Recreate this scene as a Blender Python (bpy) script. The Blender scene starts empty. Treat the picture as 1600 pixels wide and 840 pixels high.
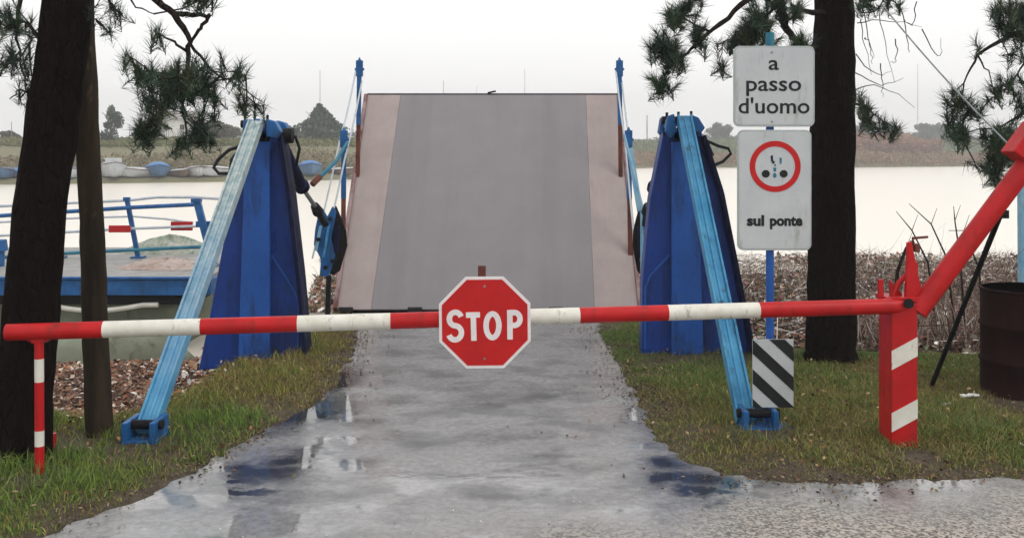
import bpy, math, random
import numpy as np
from mathutils import Vector, Matrix

# ------------------------------------------------------------------ camera, sky, sun, exposure
sc = bpy.context.scene
C = sc.collection
F = 1600.0; HY = 238.0; H = 1.8
cam = bpy.data.cameras.new('camera'); camo = bpy.data.objects.new('camera', cam); C.objects.link(camo)
camo.location = (0, 0, H); camo.rotation_euler = (math.radians(90), 0, 0)
cam.sensor_width = 36; cam.lens = 36.0 * F / 1600
cam.shift_y = -(420 - HY) / 1600.0
cam.clip_start = 0.1; cam.clip_end = 5000
sc.camera = camo
sc.view_settings.view_transform = 'Standard'; sc.view_settings.look = 'None'
sc.view_settings.gamma = 1; sc.view_settings.use_curve_mapping = False
sc.view_settings.exposure = 0.36
w = bpy.data.worlds.new('World'); sc.world = w; w.use_nodes = True
nt = w.node_tree; nt.nodes.clear()
out = nt.nodes.new('ShaderNodeOutputWorld'); bg = nt.nodes.new('ShaderNodeBackground')
sky = nt.nodes.new('ShaderNodeTexSky'); sky.sky_type = 'NISHITA'; sky.sun_disc = False
SUN_EL, SUN_AZ = math.radians(48), math.radians(122)      # azimuth from +Y towards +X
sky.sun_elevation = SUN_EL; sky.sun_rotation = SUN_AZ
sky.dust_density = 5; sky.air_density = 1
tc = nt.nodes.new('ShaderNodeTexCoord'); sep = nt.nodes.new('ShaderNodeSeparateXYZ')
nt.links.new(tc.outputs['Generated'], sep.inputs[0])
mr = nt.nodes.new('ShaderNodeMapRange'); mr.inputs[1].default_value = 0; mr.inputs[2].default_value = 0.9
mr.inputs[3].default_value = 9.7; mr.inputs[4].default_value = 10.2
nt.links.new(sep.outputs[2], mr.inputs[0])
noi = nt.nodes.new('ShaderNodeTexNoise'); noi.inputs['Scale'].default_value = 1.6; noi.inputs['Detail'].default_value = 4
mp = nt.nodes.new('ShaderNodeMapping'); mp.inputs['Scale'].default_value = (1, 1, 3)
nt.links.new(tc.outputs['Generated'], mp.inputs[0]); nt.links.new(mp.outputs[0], noi.inputs[0])
mr2 = nt.nodes.new('ShaderNodeMapRange'); mr2.inputs[1].default_value = .3; mr2.inputs[2].default_value = .7
mr2.inputs[3].default_value = 0.965; mr2.inputs[4].default_value = 1.03
nt.links.new(noi.outputs[0], mr2.inputs[0])
mul = nt.nodes.new('ShaderNodeMath'); mul.operation = 'MULTIPLY'
nt.links.new(mr.outputs[0], mul.inputs[0]); nt.links.new(mr2.outputs[0], mul.inputs[1])
cb = nt.nodes.new('ShaderNodeCombineXYZ')
for i, k in enumerate((1.0, 0.992, 0.985)):
    m_ = nt.nodes.new('ShaderNodeMath'); m_.operation = 'MULTIPLY'; m_.inputs[1].default_value = k
    nt.links.new(mul.outputs[0], m_.inputs[0]); nt.links.new(m_.outputs[0], cb.inputs[i])
mx = nt.nodes.new('ShaderNodeMix'); mx.data_type = 'RGBA'; mx.inputs[0].default_value = 0.94
nt.links.new(sky.outputs[0], mx.inputs[6]); nt.links.new(cb.outputs[0], mx.inputs[7])
nt.links.new(mx.outputs[2], bg.inputs[0]); bg.inputs[1].default_value = 0.1
nt.links.new(bg.outputs[0], out.inputs[0])
sl = bpy.data.lights.new('sun', 'SUN'); slo = bpy.data.objects.new('sun', sl); C.objects.link(slo)
sl.energy = 0.7; sl.angle = math.radians(25); sl.color = (1, .97, .93)
sd = Vector((math.sin(SUN_AZ) * math.cos(SUN_EL), math.cos(SUN_AZ) * math.cos(SUN_EL), math.sin(SUN_EL)))
slo.rotation_euler = sd.to_track_quat('Z', 'Y').to_euler(); slo.location = (5, -8, 12)
sc.cycles.volume_bounces = 0; sc.cycles.max_bounces = 6
sc.cycles.volume_step_rate = 4

rnd = random.Random(7); rng = np.random.default_rng(7)

def P(px, py, Y): return Vector(((px - 800) / F * Y, Y, H - (py - HY) / F * Y))
def G(px, py):
    Y = F * H / (py - HY); return Vector(((px - 800) / F * Y, Y, 0))

# ------------------------------------------------------------------ materials
def N(t, k, **kw):
    n = t.nodes.new(k)
    for a, b in kw.items(): setattr(n, a, b)
    return n
def newmat(name):
    m = bpy.data.materials.new(name); m.use_nodes = True
    t = m.node_tree; return m, t, t.nodes['Principled BSDF']
def mixc(t, f, a, b):
    n = N(t, 'ShaderNodeMix', data_type='RGBA')
    for s, v in ((0, f), (6, a), (7, b)):
        if hasattr(v, 'node'): t.links.new(v, n.inputs[s])
        elif s == 0: n.inputs[0].default_value = v
        else: n.inputs[s].default_value = (*v, 1)
    return n.outputs[2]
def noise(t, scale, detail=4, rough=.6, stretch=None, src='Object'):
    tcn = N(t, 'ShaderNodeTexCoord'); n = N(t, 'ShaderNodeTexNoise')
    n.inputs['Scale'].default_value = scale; n.inputs['Detail'].default_value = detail; n.inputs['Roughness'].default_value = rough
    v = tcn.outputs[src]
    if stretch:
        m = N(t, 'ShaderNodeMapping'); m.inputs['Scale'].default_value = stretch; t.links.new(v, m.inputs[0]); v = m.outputs[0]
    t.links.new(v, n.inputs['Vector']); return n.outputs[0]
def rampf(t, v, a, b, o0=0., o1=1.):
    m = N(t, 'ShaderNodeMapRange'); m.inputs[1].default_value = a; m.inputs[2].default_value = b
    m.inputs[3].default_value = o0; m.inputs[4].default_value = o1
    t.links.new(v, m.inputs[0]); return m.outputs[0]
def bump(t, v, bs, strength, dist=.01, prev=None):
    b = N(t, 'ShaderNodeBump'); b.inputs['Strength'].default_value = strength; b.inputs['Distance'].default_value = dist
    t.links.new(v, b.inputs['Height'])
    if prev: t.links.new(prev, b.inputs['Normal'])
    if bs: t.links.new(b.outputs[0], bs.inputs['Normal'])
    return b.outputs[0]
def paint(name, c1, c2=None, dirt=(.05, .03, .02), amount=.3, rough=.4, scale=6, metal=0, streak=True, fine=40, spec=.22):
    """weathered paint: two close tones, streaky dirt with a shape of its own, fine bump"""
    m, t, bs = newmat(name); c2 = c2 or tuple(v * .7 for v in c1)
    col = mixc(t, rampf(t, noise(t, scale, 5), .35, .65), c1, c2)
    d = noise(t, scale * 2.2, 8, .7, (1, 1, .25) if streak else None)
    f = rampf(t, d, .72 - amount * .5, .78 - amount * .25, 0, .85)
    col = mixc(t, f, col, dirt)
    t.links.new(col, bs.inputs['Base Color']); bs.inputs['Metallic'].default_value = metal; bs.inputs['Specular IOR Level'].default_value = spec
    t.links.new(rampf(t, d, .3, .7, rough * .75, min(1, rough * 1.5)), bs.inputs['Roughness'])
    bump(t, noise(t, fine, 5), bs, .25, .004)
    return m
def attrmat(name, rough=.6, spec=.3, trans=0.):
    m, t, bs = newmat(name); a = N(t, 'ShaderNodeAttribute', attribute_name='tint')
    t.links.new(a.outputs['Color'], bs.inputs['Base Color']); bs.inputs['Roughness'].default_value = rough
    bs.inputs['Specular IOR Level'].default_value = spec
    if trans:
        tl = N(t, 'ShaderNodeBsdfTranslucent'); t.links.new(a.outputs['Color'], tl.inputs[0])
        ms = N(t, 'ShaderNodeMixShader'); ms.inputs[0].default_value = trans
        t.links.new(bs.outputs[0], ms.inputs[1]); t.links.new(tl.outputs[0], ms.inputs[2])
        t.links.new(ms.outputs[0], t.nodes['Material Output'].inputs[0])
    return m

M = {}
M['red'] = paint('red paint', (.48, .010, .012), (.36, .008, .010), (.12, .02, .015), .32, .35)
M['white'] = paint('white paint', (.72, .70, .64), (.6, .58, .5), (.12, .11, .07), .3, .4, 9)
M['blue_deep'] = paint('deep blue paint', (.012, .05, .26), (.009, .034, .18), (.01, .016, .035), .5, .3, 2.2)
M['blue_mid'] = paint('mid blue paint', (.022, .10, .38), (.016, .075, .29), (.012, .02, .045), .45, .3, 2.5)
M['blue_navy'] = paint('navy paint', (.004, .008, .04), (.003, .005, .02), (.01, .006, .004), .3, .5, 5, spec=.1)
M['blue_light'] = paint('light blue paint', (.07, .29, .48), (.035, .20, .38), (.02, .05, .08), .4, .3, 5)
M['blue_pale'] = paint('sun bleached blue paint', (.26, .42, .52), (.12, .33, .50), (.08, .10, .08), .3, .3, 4)
M['blue_rail'] = paint('blue rail paint', (.02, .12, .33), (.01, .07, .2), (.03, .03, .03), .3, .4, 6)
M['teal'] = paint('teal paint', (.03, .20, .26), (.02, .12, .2), (.03, .04, .04), .3, .4, 6)
M['steel'] = paint('grey steel', (.32, .33, .34), (.2, .21, .22), (.08, .05, .03), .3, .35, 8, .6)
M['cable'] = paint('galvanised cable', (.5, .54, .58), (.4, .45, .5), (.2, .2, .2), .1, .4, 8)
M['dark'] = paint('dark greasy steel', (.012, .012, .015), (.007, .007, .008), (.03, .015, .01), .3, .5, 8, spec=.12)
M['rust'] = paint('rusty steel', (.16, .05, .03), (.09, .03, .025), (.03, .015, .012), .4, .8, 8)
M['pink_rust'] = paint('rust stained edge', (.30, .22, .215), (.22, .15, .15), (.10, .02, .02), .55, .6, 2.5)
M['drum'] = paint('dark red drum paint', (.020, .007, .006), (.012, .005, .004), (.05, .018, .012), .25, .8, 4, spec=.05)
M['sign_back'] = paint('aluminium sheet', (.42, .46, .46), (.32, .37, .36), (.15, .2, .16), .2, .4, 8)
M['sign_white'] = paint('white sign face', (.50, .53, .54), (.44, .47, .49), (.30, .33, .30), .35, .45, 5)
M['stop_red'] = paint('red sign face', (.50, .012, .012), (.42, .010, .012), (.30, .02, .015), .2, .35, 8)
M['stop_white'] = paint('white sign lettering', (.76, .72, .72), (.68, .62, .63), (.5, .4, .4), .15, .4, 12)
M['black'] = paint('black sign film', (.014, .018, .018), (.01, .01, .012), (.03, .03, .03), .1, .5, 12)
M['rubber'] = paint('black rubber', (.012, .012, .013), (.02, .02, .02), (.03, .03, .03), .1, .6, 12)
M['concrete'] = paint('concrete', (.26, .25, .23), (.18, .17, .15), (.09, .08, .06), .35, .8, 3)
M['hull_grey'] = paint('grey green hull', (.20, .22, .16), (.13, .14, .10), (.05, .045, .03), .35, .6, 2)
M['tarpaulin'] = paint('blue tarpaulin', (.05, .22, .48), (.04, .15, .36), (.02, .08, .2), .2, .5, 2)
M['boat_white'] = paint('white boat hull', (.50, .52, .53), (.38, .40, .42), (.3, .28, .24), .25, .4, 2)
M['boat_blue'] = paint('blue boat hull', (.06, .14, .26), (.04, .1, .2), (.1, .1, .1), .25, .4, 2)
M['boat_brown'] = paint('brown boat', (.16, .10, .07), (.1, .07, .05), (.05, .04, .03), .25, .6, 2)
M['wall'] = paint('pale plaster', (.80, .80, .78), (.72, .71, .69), (.35, .33, .3), .2, .8, 1)
M['tiles'] = paint('dull roof tiles', (.34, .32, .30), (.28, .26, .25), (.1, .08, .06), .3, .8, 2)
M['glass'] = paint('dark window glass', (.02, .025, .03), (.015, .02, .02), (.03, .03, .03), .1, .15, 3)
M['litterbag'] = paint('white plastic litter', (.7, .7, .68), (.55, .55, .5), (.3, .3, .25), .2, .5, 12)
M['grass'] = attrmat('grass blades', .55, .25, .25)
M['leaf'] = attrmat('leaf litter', .7, .15, .0)
M['needle'] = attrmat('pine needles', .5, .3, .15)
M['far_leaf'] = attrmat('far foliage', .8, .1, .2)

# bark
def barkmat(name, a, b):
    m, t, bs = newmat(name)
    v = noise(t, 9, 8, .7, (1, 1, .22)); tcn = N(t, 'ShaderNodeTexCoord')
    mp_ = N(t, 'ShaderNodeMapping'); mp_.inputs['Scale'].default_value = (1, 1, .3); t.links.new(tcn.outputs['Object'], mp_.inputs[0])
    vo = N(t, 'ShaderNodeTexVoronoi', feature='DISTANCE_TO_EDGE'); vo.inputs['Scale'].default_value = 22
    t.links.new(mp_.outputs[0], vo.inputs['Vector'])
    t.links.new(mixc(t, rampf(t, v, .35, .7), a, b), bs.inputs['Base Color']); bs.inputs['Roughness'].default_value = .9
    bs.inputs['Specular IOR Level'].default_value = .04
    n1 = bump(t, rampf(t, vo.outputs[0], 0, .12), None, .9, .02); bump(t, v, bs, .9, .03, n1)
    return m
M['bark'] = barkmat('pine bark', (.004, .0025, .002), (.011, .006, .0045))
M['twig'] = barkmat('pine twig', (.02, .014, .012), (.04, .03, .026))
M['pole'] = barkmat('weathered timber pole', (.030, .022, .016), (.055, .042, .03))
# pale patches on the timber pole
def polemat():
    m, t, bs = newmat('weathered timber')
    v = noise(t, 10, 8, .7, (1, 1, .12)); p = noise(t, 3.2, 4, .6, (1, 1, .5))
    c = mixc(t, rampf(t, v, .35, .7), (.014, .010, .007), (.05, .036, .022))
    c = mixc(t, rampf(t, p, .60, .68, 0, .8), c, (.17, .13, .08))
    t.links.new(c, bs.inputs['Base Color']); bs.inputs['Roughness'].default_value = .85
    bs.inputs['Specular IOR Level'].default_value = .08
    bump(t, v, bs, .9, .03); return m
M['pole'] = polemat()

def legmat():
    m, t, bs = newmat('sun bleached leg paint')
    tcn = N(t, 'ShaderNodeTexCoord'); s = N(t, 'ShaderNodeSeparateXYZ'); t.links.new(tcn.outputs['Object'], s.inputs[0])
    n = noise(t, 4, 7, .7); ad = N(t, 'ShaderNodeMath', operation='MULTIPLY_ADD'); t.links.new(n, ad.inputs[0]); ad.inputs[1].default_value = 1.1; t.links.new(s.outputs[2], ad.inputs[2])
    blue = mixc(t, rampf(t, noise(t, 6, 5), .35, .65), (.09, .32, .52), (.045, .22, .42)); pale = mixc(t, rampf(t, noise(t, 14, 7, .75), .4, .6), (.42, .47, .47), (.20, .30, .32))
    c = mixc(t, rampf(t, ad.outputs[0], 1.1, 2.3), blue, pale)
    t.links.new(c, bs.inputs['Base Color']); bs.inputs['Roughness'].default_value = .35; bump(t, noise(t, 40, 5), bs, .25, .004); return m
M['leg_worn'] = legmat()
# road: wet asphalt with puddles
PUDDLES = [(475, 640, .30, .55), (400, 735, .34, .16), (345, 752, .2, .1), (450, 715, .16, .14), (1075, 752, .36, .16), (1035, 722, .14, .2), (1120, 772, .2, .07), (360, 770, .22, .07), (540, 590, .16, .5)]
DAMP = [(760, 640, .5, .2), (880, 662, .45, .16), (1000, 676, .3, .14), (640, 690, .4, .12), (905, 712, .35, .09), (600, 552, .25, .35), (1060, 735, .6, .35), (420, 760, .6, .3), (700, 590, .6, .3), (830, 615, .5, .25), (560, 650, .35, .3), (780, 780, .5, .08)]
def roadmat():
    m, t, bs = newmat('wet asphalt')
    tcn = N(t, 'ShaderNodeTexCoord'); obj_ = tcn.outputs['Object']
    s = N(t, 'ShaderNodeSeparateXYZ'); t.links.new(obj_, s.inputs[0])
    fine = noise(t, 90, 4, .75); coarse = noise(t, 42, 4, .75); mid = noise(t, 22, 6, .7); big = noise(t, 1.1, 5, .6, (1, .55, 1)); str_ = noise(t, 2.4, 6, .58, (.9, 1.2, 1))
    # dry, gravelly crossing road in front; boundary wanders
    bnd = N(t, 'ShaderNodeMath', operation='MULTIPLY_ADD'); t.links.new(s.outputs[0], bnd.inputs[0]); bnd.inputs[1].default_value = -.28
    t.links.new(s.outputs[1], bnd.inputs[2])
    ad = N(t, 'ShaderNodeMath', operation='MULTIPLY_ADD'); t.links.new(big, ad.inputs[0]); ad.inputs[1].default_value = -1.6; t.links.new(bnd.outputs[0], ad.inputs[2])
    wet = rampf(t, ad.outputs[0], 3.45, 4.3)
    vo = N(t, 'ShaderNodeTexVoronoi'); vo.inputs['Scale'].default_value = 75; t.links.new(obj_, vo.inputs['Vector']); vsep = N(t, 'ShaderNodeSeparateColor'); t.links.new(vo.outputs['Color'], vsep.inputs[0])
    dryc = mixc(t, rampf(t, vsep.outputs[0], .15, .85), (.085, .075, .065), (.43, .39, .34))
    wetc = mixc(t, rampf(t, mid, .35, .65), (.165, .165, .167), (.29, .288, .286))
    wetc = mixc(t, rampf(t, str_, .47, .66, 0, .6), wetc, (.055, .058, .062))
    c = mixc(t, wet, dryc, wetc)
    # puddles lying in the hollows of this road
    geo = N(t, 'ShaderNodeVectorMath', operation='ADD'); t.links.new(obj_, geo.inputs[0])
    nv = N(t, 'ShaderNodeTexNoise'); nv.inputs['Scale'].default_value = 2.6; nv.inputs['Detail'].default_value = 6; nv.inputs['Roughness'].default_value = .65; t.links.new(obj_, nv.inputs['Vector'])
    sc_ = N(t, 'ShaderNodeVectorMath', operation='MULTIPLY_ADD'); t.links.new(nv.outputs['Color'], sc_.inputs[0]); sc_.inputs[1].default_value = (.5, .7, 0); sc_.inputs[2].default_value = (-.25, -.35, 0)
    t.links.new(sc_.outputs[0], geo.inputs[1])
    def spots(items):
      best = None
      for (px, py, rx, ry) in items:
          g_ = G(px, py); mp_ = N(t, 'ShaderNodeMapping'); mp_.vector_type = 'POINT'
          mp_.inputs['Location'].default_value = (-g_.x / rx, -g_.y / ry, 0); mp_.inputs['Scale'].default_value = (1 / rx, 1 / ry, 0); t.links.new(geo.outputs[0], mp_.inputs[0])
          ln = N(t, 'ShaderNodeVectorMath', operation='LENGTH'); t.links.new(mp_.outputs[0], ln.inputs[0])
          if best is None: best = ln.outputs['Value']
          else:
              mn = N(t, 'ShaderNodeMath', operation='MINIMUM'); t.links.new(best, mn.inputs[0]); t.links.new(ln.outputs['Value'], mn.inputs[1]); best = mn.outputs[0]
      return best
    dm_ = rampf(t, spots(DAMP), .3, 1.25, 1, 0); dn = N(t, 'ShaderNodeMath', operation='MULTIPLY'); t.links.new(dm_, dn.inputs[0]); t.links.new(rampf(t, str_, .40, .62, .15, .75), dn.inputs[1])
    c = mixc(t, dn.outputs[0], c, (.06, .062, .066))
    pm_ = rampf(t, spots(PUDDLES), .45, 1.35, 1, 0)
    c = mixc(t, pm_, c, (.035, .038, .042))
    t.links.new(c, bs.inputs['Base Color'])
    pud = rampf(t, noise(t, 1.5, 6, .62, (.8, 1.1, 1)), .44, .56)
    film = N(t, 'ShaderNodeMath', operation='MULTIPLY'); t.links.new(pud, film.inputs[0]); t.links.new(wet, film.inputs[1])
    fm_ = N(t, 'ShaderNodeMath', operation='MAXIMUM'); t.links.new(film.outputs[0], fm_.inputs[0]); t.links.new(pm_, fm_.inputs[1]); film = fm_
    r1 = rampf(t, film.outputs[0], 0, 1, .24, .03)
    rr = N(t, 'ShaderNodeMix', data_type='FLOAT'); t.links.new(wet, rr.inputs[0]); rr.inputs[2].default_value = .75; t.links.new(r1, rr.inputs[3])
    t.links.new(rr.outputs[0], bs.inputs['Roughness'])
    bs.inputs['Coat Weight'].default_value = 0
    t.links.new(rampf(t, wet, 0, 1, .4, 1.0), bs.inputs['Specular IOR Level'])
    bs.inputs['IOR'].default_value = 1.5
    # bump fades in the water film
    bm_ = N(t, 'ShaderNodeBump'); bm_.inputs['Distance'].default_value = .006
    t.links.new(rampf(t, film.outputs[0], 0, 1, .5, .0), bm_.inputs['Strength']); t.links.new(coarse, bm_.inputs['Height'])
    b2 = N(t, 'ShaderNodeBump'); b2.inputs['Distance'].default_value = .02; t.links.new(rampf(t, pm_, 0, 1, .08, .012), b2.inputs['Strength'])
    t.links.new(str_, b2.inputs['Height']); t.links.new(bm_.outputs[0], b2.inputs['Normal']); t.links.new(b2.outputs[0], bs.inputs['Normal'])
    return m
M['road'] = roadmat()
def soilmat(name, a, b, c):
    m, t, bs = newmat(name)
    v = noise(t, 1.2, 8, .65); u = noise(t, 30, 6, .7)
    col = mixc(t, rampf(t, v, .35, .65), a, b); col = mixc(t, rampf(t, u, .45, .62, 0, .7), col, c)
    t.links.new(col, bs.inputs['Base Color']); bs.inputs['Roughness'].default_value = .9
    bump(t, u, bs, .7, .03); return m
M['soil'] = soilmat('damp soil', (.045, .03, .018), (.09, .07, .04), (.028, .016, .012))
M['far_land'] = soilmat('far land', (.19, .16, .10), (.15, .17, .07), (.15, .12, .08))
def watermat():
    m, t, bs = newmat('silty water')
    bs.inputs['Base Color'].default_value = (.78, .725, .63, 1); bs.inputs['Roughness'].default_value = .25; bs.inputs['Specular IOR Level'].default_value = .22
    v = noise(t, 1.2, 4, .6, (1, 2, 1)); bump(t, v, bs, .06, .05); return m
M['water'] = watermat()
def deckmat(name, a, b, rust):
    m, t, bs = newmat(name)
    v = noise(t, 3, 6, .6); u = noise(t, 60, 4, .7); s_ = noise(t, 5, 8, .7, (2.2, .22, .22))
    col = mixc(t, rampf(t, v, .35, .65), a, b); col = mixc(t, rampf(t, s_, .55, .75, 0, .45), col, rust)
    tw = noise(t, 1.4, 6, .6, (1.6, .12, .12)); col = mixc(t, rampf(t, tw, .5, .72, 0, .35), col, tuple(q_ * .62 for q_ in a))
    t.links.new(col, bs.inputs['Base Color']); bs.inputs['Roughness'].default_value = .55
    t.links.new(rampf(t, u, .3, .7, .45, .75), bs.inputs['Roughness']); bump(t, u, bs, .5, .004); return m
M['deck_grey'] = deckmat('ramp wearing course', (.198, .185, .193), (.185, .174, .181), (.172, .158, .165))
M['deck_pink'] = deckmat('ramp side strips', (.32, .265, .255), (.27, .222, .215), (.20, .11, .10))
M['deck_wet'] = deckmat('pontoon deck', (.30, .295, .28), (.20, .195, .185), (.10, .065, .05))
M['deck_wet'].node_tree.nodes['Principled BSDF'].inputs['Roughness'].default_value = .2

# ------------------------------------------------------------------ mesh builder
class MB:
    def __init__(s): s.v = []; s.f = []; s.m = []
    def add(s, vs, fs, mi=0):
        o = len(s.v); s.v += [tuple(v) for v in vs]; s.f += [tuple(o + i for i in f) for f in fs]; s.m += [mi] * len(fs); return s
    def box(s, c, size, mi=0, R=None):
        c = Vector(c); vs = []
        for z in (-.5, .5):
            for y in (-.5, .5):
                for x in (-.5, .5):
                    v = Vector((x * size[0], y * size[1], z * size[2]))
                    vs.append((R @ v if R else v) + c)
        return s.add(vs, [(0, 2, 3, 1), (4, 5, 7, 6), (0, 1, 5, 4), (2, 6, 7, 3), (0, 4, 6, 2), (1, 3, 7, 5)], mi)
    def beam(s, p0, p1, wd, dp, mi=0, side=Vector((1, 0, 0)), off=(0, 0)):
        p0, p1 = Vector(p0), Vector(p1); d = (p1 - p0); L = d.length; z = d.normalized()
        x = (side - z * side.dot(z)).normalized(); y = z.cross(x)
        R = Matrix((x, y, z)).transposed()
        return s.box((p0 + p1) / 2 + x * off[0] + y * off[1], (wd, dp, L), mi, R)
    def tube(s, pts, r, seg=10, mi=0, caps=True, jit=0):
        pts = [Vector(p) for p in pts]; n = len(pts)
        if not hasattr(r, '__len__'): r = [r] * n
        o = len(s.v); ref = None
        for i, p in enumerate(pts):
            t = (pts[min(i + 1, n - 1)] - pts[max(i - 1, 0)])
            t = t.normalized() if t.length > 1e-9 else Vector((0, 0, 1))
            if ref is None:
                ref = Vector((1, 0, 0)) if abs(t.x) < .9 else Vector((0, 1, 0))
            a = (ref - t * ref.dot(t)).normalized(); ref = a; b = t.cross(a)
            for k in range(seg):
                an = 2 * math.pi * k / seg; rr = r[i] * (1 + (rnd.uniform(-jit, jit) if jit else 0))
                s.v.append(tuple(p + a * (math.cos(an) * rr) + b * (math.sin(an) * rr)))
        for i in range(n - 1):
            for k in range(seg):
                k2 = (k + 1) % seg
                s.f.append((o + i * seg + k, o + i * seg + k2, o + (i + 1) * seg + k2, o + (i + 1) * seg + k)); s.m.append(mi)
        if caps:
            s.f.append(tuple(o + k for k in reversed(range(seg)))); s.m.append(mi)
            s.f.append(tuple(o + (n - 1) * seg + k for k in range(seg))); s.m.append(mi)
        return s
    def prism(s, poly, y0, y1, mi=0, org=(0, 0)):
        """poly in (x, z), extruded along y from y0 (front) to y1"""
        a = sum(poly[i][0] * poly[(i + 1) % len(poly)][1] - poly[(i + 1) % len(poly)][0] * poly[i][1] for i in range(len(poly)))
        if a < 0: poly = poly[::-1]
        n = len(poly)
        vs = [(x + org[0], y0, z + org[1]) for x, z in poly] + [(x + org[0], y1, z + org[1]) for x, z in poly]
        fs = [tuple(range(n)), tuple(reversed(range(n, 2 * n)))] + [(i + n, (i + 1) % n + n, (i + 1) % n, i) for i in range(n)]
        return s.add(vs, fs, mi)
    def build(s, name, mats, parent=None, smooth=False, bev=0, org=None):
        if not isinstance(mats, (list, tuple)): mats = [mats]
        o_ = Vector(parent['_o']) if parent is not None and '_o' in parent else (Vector(org) if org is not None else Vector((0, 0, 0)))
        me = bpy.data.meshes.new(name)
        me.from_pydata([(v[0] - o_.x, v[1] - o_.y, v[2] - o_.z) for v in s.v], [], s.f)
        for m in mats: me.materials.append(M[m] if isinstance(m, str) else m)
        me.polygons.foreach_set('material_index', s.m)
        if smooth:
            me.polygons.foreach_set('use_smooth', [True] * len(me.polygons))
            try: me.set_sharp_from_angle(angle=math.radians(40))
            except Exception: pass
        me.update()
        ob = bpy.data.objects.new(name, me); C.objects.link(ob)
        if parent is not None: ob.parent = parent; ob['_o'] = tuple(o_)
        else: ob.location = o_; ob['_o'] = tuple(o_)
        if bev:
            b = ob.modifiers.new('bevel', 'BEVEL'); b.width = bev; b.segments = 2; b.limit_method = 'ANGLE'
        return ob
def tag(o, label, cat=None, group=None, kind=None):
    if label: o['label'] = label
    if cat: o['category'] = cat
    if group: o['group'] = group
    if kind: o['kind'] = kind
    return o
def thing(name, loc, label, cat, group=None):
    o = bpy.data.objects.new(name, None); C.objects.link(o); o.location = loc; o['_o'] = tuple(Vector(loc))
    o.empty_display_size = .1
    return tag(o, label, cat, group)
def child(name, mb, mats, parent, smooth=False, bev=0, label=None):
    o = mb.build(name, mats, parent, smooth, bev)
    if label: o['label'] = label
    return o
def np_mesh(name, verts, nv_face, col, mat, parent=None, org=(0, 0, 0)):
    """verts (n, k, 3): n polygons of k separate vertices; col (n, 3)"""
    n, k = verts.shape[0], verts.shape[1]
    o_ = np.array(parent['_o'] if parent is not None else org)
    me = bpy.data.meshes.new(name); me.vertices.add(n * k); me.vertices.foreach_set('co', (verts.reshape(-1, 3) - o_).ravel().astype(np.float32))
    faces = np.concatenate([np.arange(n * k).reshape(n, k)[:, f] .ravel() if False else (np.arange(n)[:, None] * k + np.array(f)[None, :]).ravel() for f in nv_face]) if False else None
    loops = []; starts = []; tot = []
    blk = np.arange(n)[:, None] * k
    ls = [blk + np.array(f)[None, :] for f in nv_face]
    L = np.concatenate(ls, axis=1).ravel(); per = sum(len(f) for f in nv_face)
    st = []; c_ = 0
    for f in nv_face: st.append(c_); c_ += len(f)
    starts = (np.arange(n)[:, None] * per + np.array(st)[None, :]).ravel(); tot = np.tile(np.array([len(f) for f in nv_face]), n)
    me.loops.add(len(L)); me.loops.foreach_set('vertex_index', L.astype(np.int32))
    me.polygons.add(len(starts)); me.polygons.foreach_set('loop_start', starts.astype(np.int32)); me.polygons.foreach_set('loop_total', tot.astype(np.int32))
    me.update(calc_edges=True)
    a = me.attributes.new('tint', 'FLOAT_COLOR', 'POINT')
    cc = np.ones((n, k, 4), np.float32); cc[:, :, :3] = col[:, None, :] if col.ndim == 2 else col
    a.data.foreach_set('color', cc.ravel())
    me.materials.append(M[mat]); ob = bpy.data.objects.new(name, me); C.objects.link(ob)
    if parent is not None: ob.parent = parent
    else: ob.location = org
    return ob

# ------------------------------------------------------------------ terrain
def ss(a, b, v):
    t = np.clip((v - a) / (b - a), 0, 1); return t * t * (3 - 2 * t)
edgeL = [(560, 492), (558, 520), (548, 560), (520, 608), (462, 650), (380, 690), (318, 728), (232, 775), (130, 812), (60, 840)]
edgeR = [(935, 492), (936, 515), (958, 555), (985, 600), (1004, 640), (1020, 680), (1062, 715), (1130, 742), (1250, 755), (1400, 752), (1600, 745)]
EL = [tuple(G(*p)[:2]) for p in edgeL]; ER = [tuple(G(*p)[:2]) for p in edgeR]
EL = [(EL[0][0], 11.36)] + EL + [(-4.5, 3.7), (-9, 2.4), (-60, -8)]
ER = [(ER[0][0], 11.36)] + ER + [(6, 6.0), (12, 7.2), (60, 14)]
def densify(pl, step=.07, amp=.035):
    o = []
    for a, b in zip(pl[:-1], pl[1:]):
        L = math.dist(a, b); n = max(1, min(120, int(L / step)))
        for i in range(n):
            t = i / n; o.append((a[0] + (b[0] - a[0]) * t + rnd.uniform(-amp, amp), a[1] + (b[1] - a[1]) * t + rnd.uniform(-amp, amp)))
    o.append(pl[-1]); return o
ELd, ERd = densify(EL), densify(ER)
ROAD = np.array(ELd + [(-60, -60), (60, -60)] + ERd[::-1])
def in_road(x, y):
    x = np.asarray(x, float); y = np.asarray(y, float); c = np.zeros(x.shape, bool)
    n = len(ROAD)
    for i in range(n):
        x0, y0 = ROAD[i - 1]; x1, y1 = ROAD[i]
        if y0 == y1: continue
        k = ((y0 > y) != (y1 > y)) & (x < (x1 - x0) * (y - y0) / (y1 - y0) + x0); c ^= k
    return c
def dist_road(x, y):
    d = np.full(np.shape(x), 1e9); pts = np.array(ELd + ERd)
    for i in range(len(pts) - 1):
        if i == len(ELd) - 1: continue
        a, b = pts[i], pts[i + 1]; ab = b - a; L2 = (ab ** 2).sum() + 1e-12
        t = np.clip(((x - a[0]) * ab[0] + (y - a[1]) * ab[1]) / L2, 0, 1)
        d = np.minimum(d, np.hypot(x - a[0] - t * ab[0], y - a[1] - t * ab[1]))
    return d
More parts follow.
